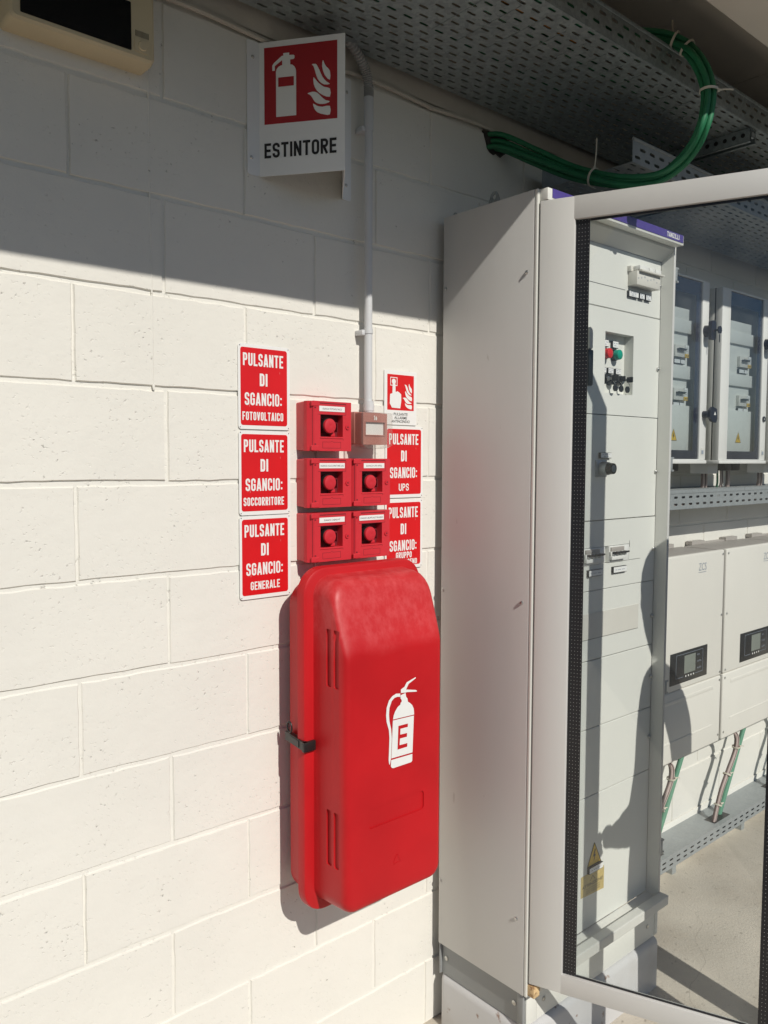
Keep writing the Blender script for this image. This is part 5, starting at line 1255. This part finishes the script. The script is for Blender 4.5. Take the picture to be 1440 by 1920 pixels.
# mid-height tray
t = thing('cable_tray', 'narrow covered cable tray between the enclosures and the inverters', 'cable tray', (2.9, -0.08, -0.92))
b = B().m('galv_paint')
perforated(b, lambda x, z: (x, -0.157, z), 1.70, 4.5, [-0.903, -0.878], 0.0512, 0.025, 0.0080, -0.9196, -0.8625, stagger=False)
solid(b.build('front_rail', t, smooth=0), 0.0014)
b = B().m('galv_paint'); b.box(1.70, 4.5, -0.157, -0.003, -0.9208, -0.9196); b.box(1.70, 4.5, -0.0045, -0.003, -0.9195, -0.850); b.build('tray_floor', t, smooth=0)
b = B().m('galv_paint')
x = 1.70
for x1 in (1.985, 2.55, 3.15, 4.5):
    b.box(x + 0.001, x1 - 0.001, -0.160, -0.095, -0.8512, -0.850); b.box(x + 0.001, x1 - 0.001, -0.1595, -0.158, -0.8640, -0.8513); x = x1
    b.box(x1 - 0.02, x1 + 0.02, -0.0948, -0.003, -0.8512, -0.850)
b.build('tray_lid', t, smooth=0)
# wires lying in the tray
b = B().m('wire_pink')
for k in range(5): b.tube([(1.70 + 0.7 * q, -0.12 + 0.022 * k + 0.006 * math.sin(q * 2 + k), -0.913 + 0.004 * (k % 2)) for q in range(5)], 0.004, 7)
tag(b.build('tray_wires', None, (2.9, -0.08, -0.9195)), 'pale pink wires lying inside the narrow mid-height tray', 'wires')

# ================================================================== inverters
def inverter(x0, lab, first):
    x1 = x0 + 0.4995
    t = thing('inverter', lab, 'inverter', ((x0 + x1) / 2, 0, -1.802), 'white wall inverters below the mid-height tray')
    b = B().m('inv_top'); b.box(x0 + 0.003, x1 - 0.003, -0.180, -0.025, -1.797, -1.080, 0.004); b.build('housing', t)
    b = B().m('inv'); b.box(x0, x1, -0.2005, -0.1805, -1.5490, -1.0765, 0.006, 3); b.build('upper_cover', t)
    b = B().m('inv'); b.box(x0, x1, -0.2005, -0.1805, -1.8020, -1.5505, 0.006, 3)
    b.box(x0 + 0.06, x1 - 0.06, -0.2018, -0.2000, -1.5930, -1.5790, 0.0009); b.box(x0 + 0.06, x1 - 0.06, -0.2018, -0.2000, -1.7330, -1.7250, 0.0009)
    b.build('lower_cover', t)
    b = B().m('inv_top'); b.box(x0 + 0.1, x1 - 0.1, -0.0245, -0.002, -1.70, -1.0755); b.box(x0 + 0.06, x0 + 0.16, -0.03, -0.004, -1.0795, -1.066); b.box(x1 - 0.16, x1 - 0.06, -0.03, -0.004, -1.0795, -1.066); b.build('mounting_bracket', t)
    dx0, dx1, dz0, dz1 = x0 + 0.128, x0 + 0.386, -1.5270, -1.4150
    b = B().m('panel_black'); b.box(dx0, dx1, -0.2022, -0.2004, dz0, dz1, 0.0006); dp = b.build('display_panel', t)
    b = B().m('lcd'); b.box(dx0 + 0.094, dx0 + 0.172, -0.2028, -0.2021, dz0 + 0.030, dz1 - 0.018); b.build('screen', dp, base=t['_b'], smooth=0)
    b = B().m('grey_ink')
    ox0, ox1, oz0, oz1 = dx0 + 0.038, dx0 + 0.225, dz0 + 0.020, dz1 - 0.010
    for q in ((ox0, ox1, oz1 - 0.0010, oz1), (ox0, ox0 + 0.0010, oz0, oz1), (ox1 - 0.0010, ox1, oz0, oz1), (ox0, dx0 + 0.088, oz0, oz0 + 0.0010), (dx0 + 0.172, ox1, oz0, oz0 + 0.0010)): b.box(q[0], q[1], -0.2026, -0.2021, q[2], q[3])
    for k, s_ in enumerate(('RUN', 'NORMAL', 'ALARM')): b.text(s_, dx0 + 0.184, dx0 + (0.200 if k == 0 else 0.214), dz1 - 0.030 - 0.024 * k, dz1 - 0.024 - 0.024 * k, -0.2026)
    b.build('panel_print', dp, base=t['_b'], smooth=0)
    b = B().m('white')
    for k in range(4): b.prism(disc(dx0 + 0.106 + 0.018 * k, dz0 + 0.020, 0.0035, 8), -0.2030, -0.2021)
    b.build('button_row', dp, base=t['_b'], smooth=0)
    b = B().m('grey_ink'); b.text('ZCS', x0 + 0.309, x0 + 0.364, -1.1400, -1.1130, -0.2012, -0.002)
    for q in range(8): b.box(x0 + 0.309 + q * 0.007, x0 + 0.3135 + q * 0.007, -0.2012, -0.2006, -1.1475, -1.1450)
    b.build('maker_mark', t, smooth=0)
    for x in (x0 + 0.013, x1 - 0.013):
        for z in (-1.0925, -1.32, -1.535, -1.566, -1.775):
            b = B().m('steel'); b.screw((x, -0.2005, z), (0, -1, 0), 0.0045, 0.002); b.build('screw', t)
inverter(1.8165, 'white inverter beside the cabinet, a dark shadow across its display', True)
inverter(2.3335, 'second white inverter from the cabinet, its display fully lit', False)
inverter(2.8505, 'third white inverter from the cabinet, at the far right', False)

# conduits and wire bundles below the inverters
for i, xo in enumerate((1.8165, 2.3335, 2.8505)):
    where = ('the inverter beside the cabinet', 'the second inverter', 'the third inverter')[i]
    b = B().m('green_hose'); b.tube([(xo + 0.500, -0.082, -1.795), (xo + 0.468, -0.080, -1.85), (xo + 0.372, -0.075, -2.03), (xo + 0.280, -0.070, -2.20), (xo + 0.268, -0.070, -2.235)], 0.0095, 14)
    tag(b.build('green_hose', None, (xo + 0.3, -0.08, -2.21)), 'green hose running from under ' + where + ' to the floor tray', 'hose', 'green hoses below the inverters')
    t = thing('wire_bundle', 'tied bundle of pale and dark wires under ' + where, 'wire bundle', (xo + 0.26, -0.1, -2.21), 'wire bundles below the inverters')
    for k in range(8):
        ox = 0.0055 * (k % 4) - 0.008; oy = 0.006 * (k // 4)
        sx = xo + 0.170 + 0.016 * k
        b = B().m('wire_pink' if k % 3 else 'wire_dark')
        b.tube([(sx, -0.100 - oy, -1.800), (sx + 0.012, -0.104 - oy, -1.822 - 0.003 * k), (xo + 0.285 + ox, -0.106 - oy, -1.850 - 0.003 * (k % 3)), (xo + 0.325 + ox, -0.105 - oy, -1.890), (xo + 0.322 + ox * 1.2, -0.103 - oy, -1.945), (xo + 0.2795 + ox * 1.3, -0.099 - oy, -2.012), (xo + 0.2265 + ox, -0.093 - oy, -2.096), (xo + 0.1916 + ox * 0.8, -0.086 - oy, -2.205), (xo + 0.186 + ox * 0.8, -0.085 - oy, -2.235)], 0.0036, 8, sub=5)
        b.build('wire', t)
    add_tie(t, (xo + 0.325, -0.107, -1.930), (-0.1, 0, 1), 0.0150, (0.8, -0.5, 0.0), 0.02)
    add_tie(t, (xo + 0.266, -0.100, -2.035), (0.62, 0, 1), 0.0150, (0.8, -0.5, 0.2), 0.014)
    add_tie(t, (xo + 0.212, -0.092, -2.150), (0.38, 0, 1), 0.0145, (0.8, -0.5, 0.2), 0.012)

# floor tray
t = thing('cable_tray', 'low covered cable tray along the foot of the wall', 'cable tray', (2.9, -0.06, -2.30))
b = B().m('galv_paint')
perforated(b, lambda x, z: (x, -0.120, z), 1.70, 4.5, [-2.2530, -2.2340], 0.0512, 0.027, 0.0070, -2.268, -2.2215, stagger=False)
solid(b.build('front_rail', t, smooth=0), 0.0014)
b = B().m('galv_paint'); b.box(1.70, 4.5, -0.1195, -0.003, -2.2692, -2.268); b.build('tray_floor', t, smooth=0)
b = B().m('galv_paint')
b.box(1.70, 4.5, -0.1225, -0.003, -2.2152, -2.2140); b.box(1.70, 4.5, -0.1222, -0.1208, -2.2235, -2.2153)
b.build('tray_lid', t, smooth=0)
b = B().m('black')  # black sheets on the lid paint the shade inside its openings
for xo in (1.8165, 2.3335, 2.8505): b.prism([], 0, 0) if False else b.box(xo + 0.170, xo + 0.300, -0.102, -0.056, -2.2139, -2.2133)
b.build('cutout_shade_sheet', t, smooth=0)
b = B().m('galv_paint')
for x in (1.9, 2.31, 2.9, 3.6): b.box(x, x + 0.030, -0.0290, -0.004, -G, -2.2693)
b.build('support_foot', t, smooth=0)
b = B().m('wall'); b.box(1.68, 4.6, -0.006, -0.0016, -2.25, -2.190, 0.002); 
tag(b.build('wall_skirting', None, (3.1, 0, -2.25)), 'pale plaster strip on the wall just above the floor tray', 'skirting')

# ================================================================== person just outside the frame, whose shadow falls on cabinet and ground
def skin_mesh(chains, sub=2):
    me = bpy.data.meshes.new('sk'); verts = []; edges = []; rad = []; root = []
    for ch in chains:
        base_i = len(verts)
        for j, (p, r) in enumerate(ch['pts']):
            verts.append(p); rad.append(r)
        for a, c in ch['edges']: edges.append((base_i + a, base_i + c))
        root.append(base_i + ch.get('root', 0))
    me.from_pydata(verts, edges, [])
    ob = bpy.data.objects.new('sk', me); COL.objects.link(ob)
    md = ob.modifiers.new('s', 'SKIN'); md.use_smooth_shade = True
    sv = me.skin_vertices[0].data
    for i, r in enumerate(rad): sv[i].radius = r if isinstance(r, tuple) else (r, r)
    for i in root: sv[i].use_root = True
    m2 = ob.modifiers.new('u', 'SUBSURF'); m2.levels = sub; m2.render_levels = sub
    dg = bpy.context.evaluated_depsgraph_get(); dg.update()
    out = bpy.data.meshes.new_from_object(ob.evaluated_get(dg))
    bpy.data.objects.remove(ob)
    return out
PYB = -0.95
def P(x, z, dy=0.0): return (x, PYB + dy, z)
body = [P(1.600, -1.40), P(1.635, -1.22), P(1.640, -1.06), P(1.630, -0.94), P(1.594, -0.858), P(1.565, -0.775), P(1.558, -0.690), P(1.560, -0.615),      # 0-7 pelvis .. crown
        P(1.510, -1.00), P(1.505, -1.22), P(1.470, -1.405, 0.03), P(1.375, -1.425, 0.06),                                                                   # 8-11 left arm: shoulder elbow forearm wrist
        P(1.800, -0.945), P(1.915, -1.130, 0.0), P(1.930, -1.280, 0.02), P(1.925, -1.400, 0.03),                                                            # 12-15 right arm
        P(1.505, -1.46), P(1.500, -1.86, 0.02), P(1.500, -2.30), P(1.500, -2.355, 0.02), P(1.490, -2.365, 0.16),                                            # 16-20 left leg
        P(1.668, -1.46), P(1.677, -1.86, 0.02), P(1.682, -2.30), P(1.682, -2.355, 0.02), P(1.695, -2.365, 0.16)]                                            # 21-25 right leg
rads = [(0.150, 0.10), (0.190, 0.10), (0.175, 0.11), (0.110, 0.08), (0.052, 0.052), (0.072, 0.085), (0.080, 0.095), (0.058, 0.07),
        0.060, 0.052, 0.060, 0.056, 0.080, 0.085, 0.074, 0.036, 0.088, 0.064, 0.048, 0.044, 0.036, 0.082, 0.060, 0.048, 0.044, 0.036]
edges = [(0, 1), (1, 2), (2, 3), (3, 4), (4, 5), (5, 6), (6, 7), (2, 8), (8, 9), (9, 10), (10, 11), (2, 12), (12, 13), (13, 14), (14, 15), (0, 16), (16, 17), (17, 18), (18, 19), (19, 20), (0, 21), (21, 22), (22, 23), (23, 24), (24, 25)]
chains = [{'pts': list(zip(body, rads)), 'edges': edges, 'root': 0}]
def hand(wr, d, side, curl):
    wr, d, side = Vector(wr), Vector(d).normalized(), Vector(side).normalized(); nrm_ = d.cross(side).normalized()
    pts = [(tuple(wr - d * 0.075), (0.050, 0.046)), (tuple(wr - d * 0.01), (0.046, 0.042)), (tuple(wr + d * 0.035), (0.034, 0.016)), (tuple(wr + d * 0.075), (0.038, 0.014))]
    chains.append({'pts': pts, 'edges': [(0, 1), (1, 2), (2, 3)]})
    for k, ln in enumerate((0.066, 0.076, 0.070, 0.054)):
        o = wr + d * 0.075 + side * (0.030 - 0.020 * k)
        q = [o]; ang = 0
        for f in (0.45, 0.32, 0.23):
            ang += curl; q.append(q[-1] + (d * math.cos(ang) + nrm_ * math.sin(ang)) * ln * f)
        chains.append({'pts': [(tuple(v), r) for v, r in zip(q, (0.0098, 0.0092, 0.0084, 0.0074))], 'edges': [(0, 1), (1, 2), (2, 3)]})
    o = wr + d * 0.022 + side * 0.028
    q = [o, o + (d * 0.75 + side * 0.45 + nrm_ * 0.25) * 0.035, o + (d * 0.95 + side * 0.28 + nrm_ * 0.6) * 0.058]
    chains.append({'pts': [(tuple(v), r) for v, r in zip(q, (0.0125, 0.0105, 0.0085))], 'edges': [(0, 1), (1, 2)]})
hand(body[11], (-1, 0.15, -0.08), (0, 1.0, 0.15), 0.6)
hand(body[15], (-0.05, 0.1, -1.0), (0.1, 1.0, 0.1), 0.45)
# nose, ears
chains.append({'pts': [((1.560, PYB + 0.080, -0.690), 0.010), ((1.560, PYB + 0.108, -0.712), 0.013)], 'edges': [(0, 1)]})
for s in (-1, 1): chains.append({'pts': [((1.560 + s * 0.072, PYB - 0.005, -0.690), 0.010), ((1.560 + s * 0.086, PYB - 0.008, -0.680), 0.016), ((1.560 + s * 0.080, PYB - 0.006, -0.712), 0.010)], 'edges': [(0, 1), (1, 2)]})
pm = skin_mesh(chains)
pb = Vector((1.59, PYB, -G))
for v in pm.vertices: v.co -= pb
for k in ('skin', 'shirt', 'trousers', 'shoe'): pm.materials.append(MAT[k])
for poly in pm.polygons:
    c = poly.center + pb; i = 1
    if c.z > -0.875: i = 0
    elif c.z < -2.315: i = 3
    elif c.z < -1.36 and 1.385 < c.x < 1.80 and not (c.x < 1.455 and c.z < -1.36 and c.z > -1.50 and c.y > PYB + 0.02): i = 2
    if c.x < 1.385: i = 0
    if c.x > 1.84 and c.z < -1.36: i = 1 if c.z > -1.395 else 0
    poly.material_index = i; poly.use_smooth = True
person = bpy.data.objects.new('person', pm); COL.objects.link(person); person.location = pb + Vector((0, 0, G)); person['_b'] = list(pb)
tag(person, 'person in dark shirt standing just right of the open cabinet door', 'person')
b = B().m('hair')
hc = Vector((1.5595, PYB - 0.018, -0.655)); rngs = []
for k in range(9):
    a = R(-32 + 122 * k / 8); rngs.append([(hc.x + 0.100 * math.cos(a) * math.cos(t) * (1 + 0.05 * math.sin(5 * t + k)), hc.y + 0.112 * math.cos(a) * math.sin(t) - (0.03 if k < 3 and math.sin(t) > 0 else 0), hc.z + 0.112 * math.sin(a)) for t in [2 * math.pi * q / 24 for q in range(24)]])
b.loft(rngs); b.build('hair', person, base=pb)
b = B().m('screen')
for s in (-1, 1): b.cyl((1.560 + s * 0.030, PYB + 0.082, -0.682), (1.560 + s * 0.030, PYB + 0.098, -0.682), 0.010, 0.006, 12)
b.build('eye', person, base=pb)
b = B().m('button'); b.box(1.540, 1.580, PYB + 0.080, PYB + 0.093, -0.745, -0.738, 0.002); b.build('mouth', person, base=pb)

for o in scene.objects:
    if '_b' in o: del o['_b']
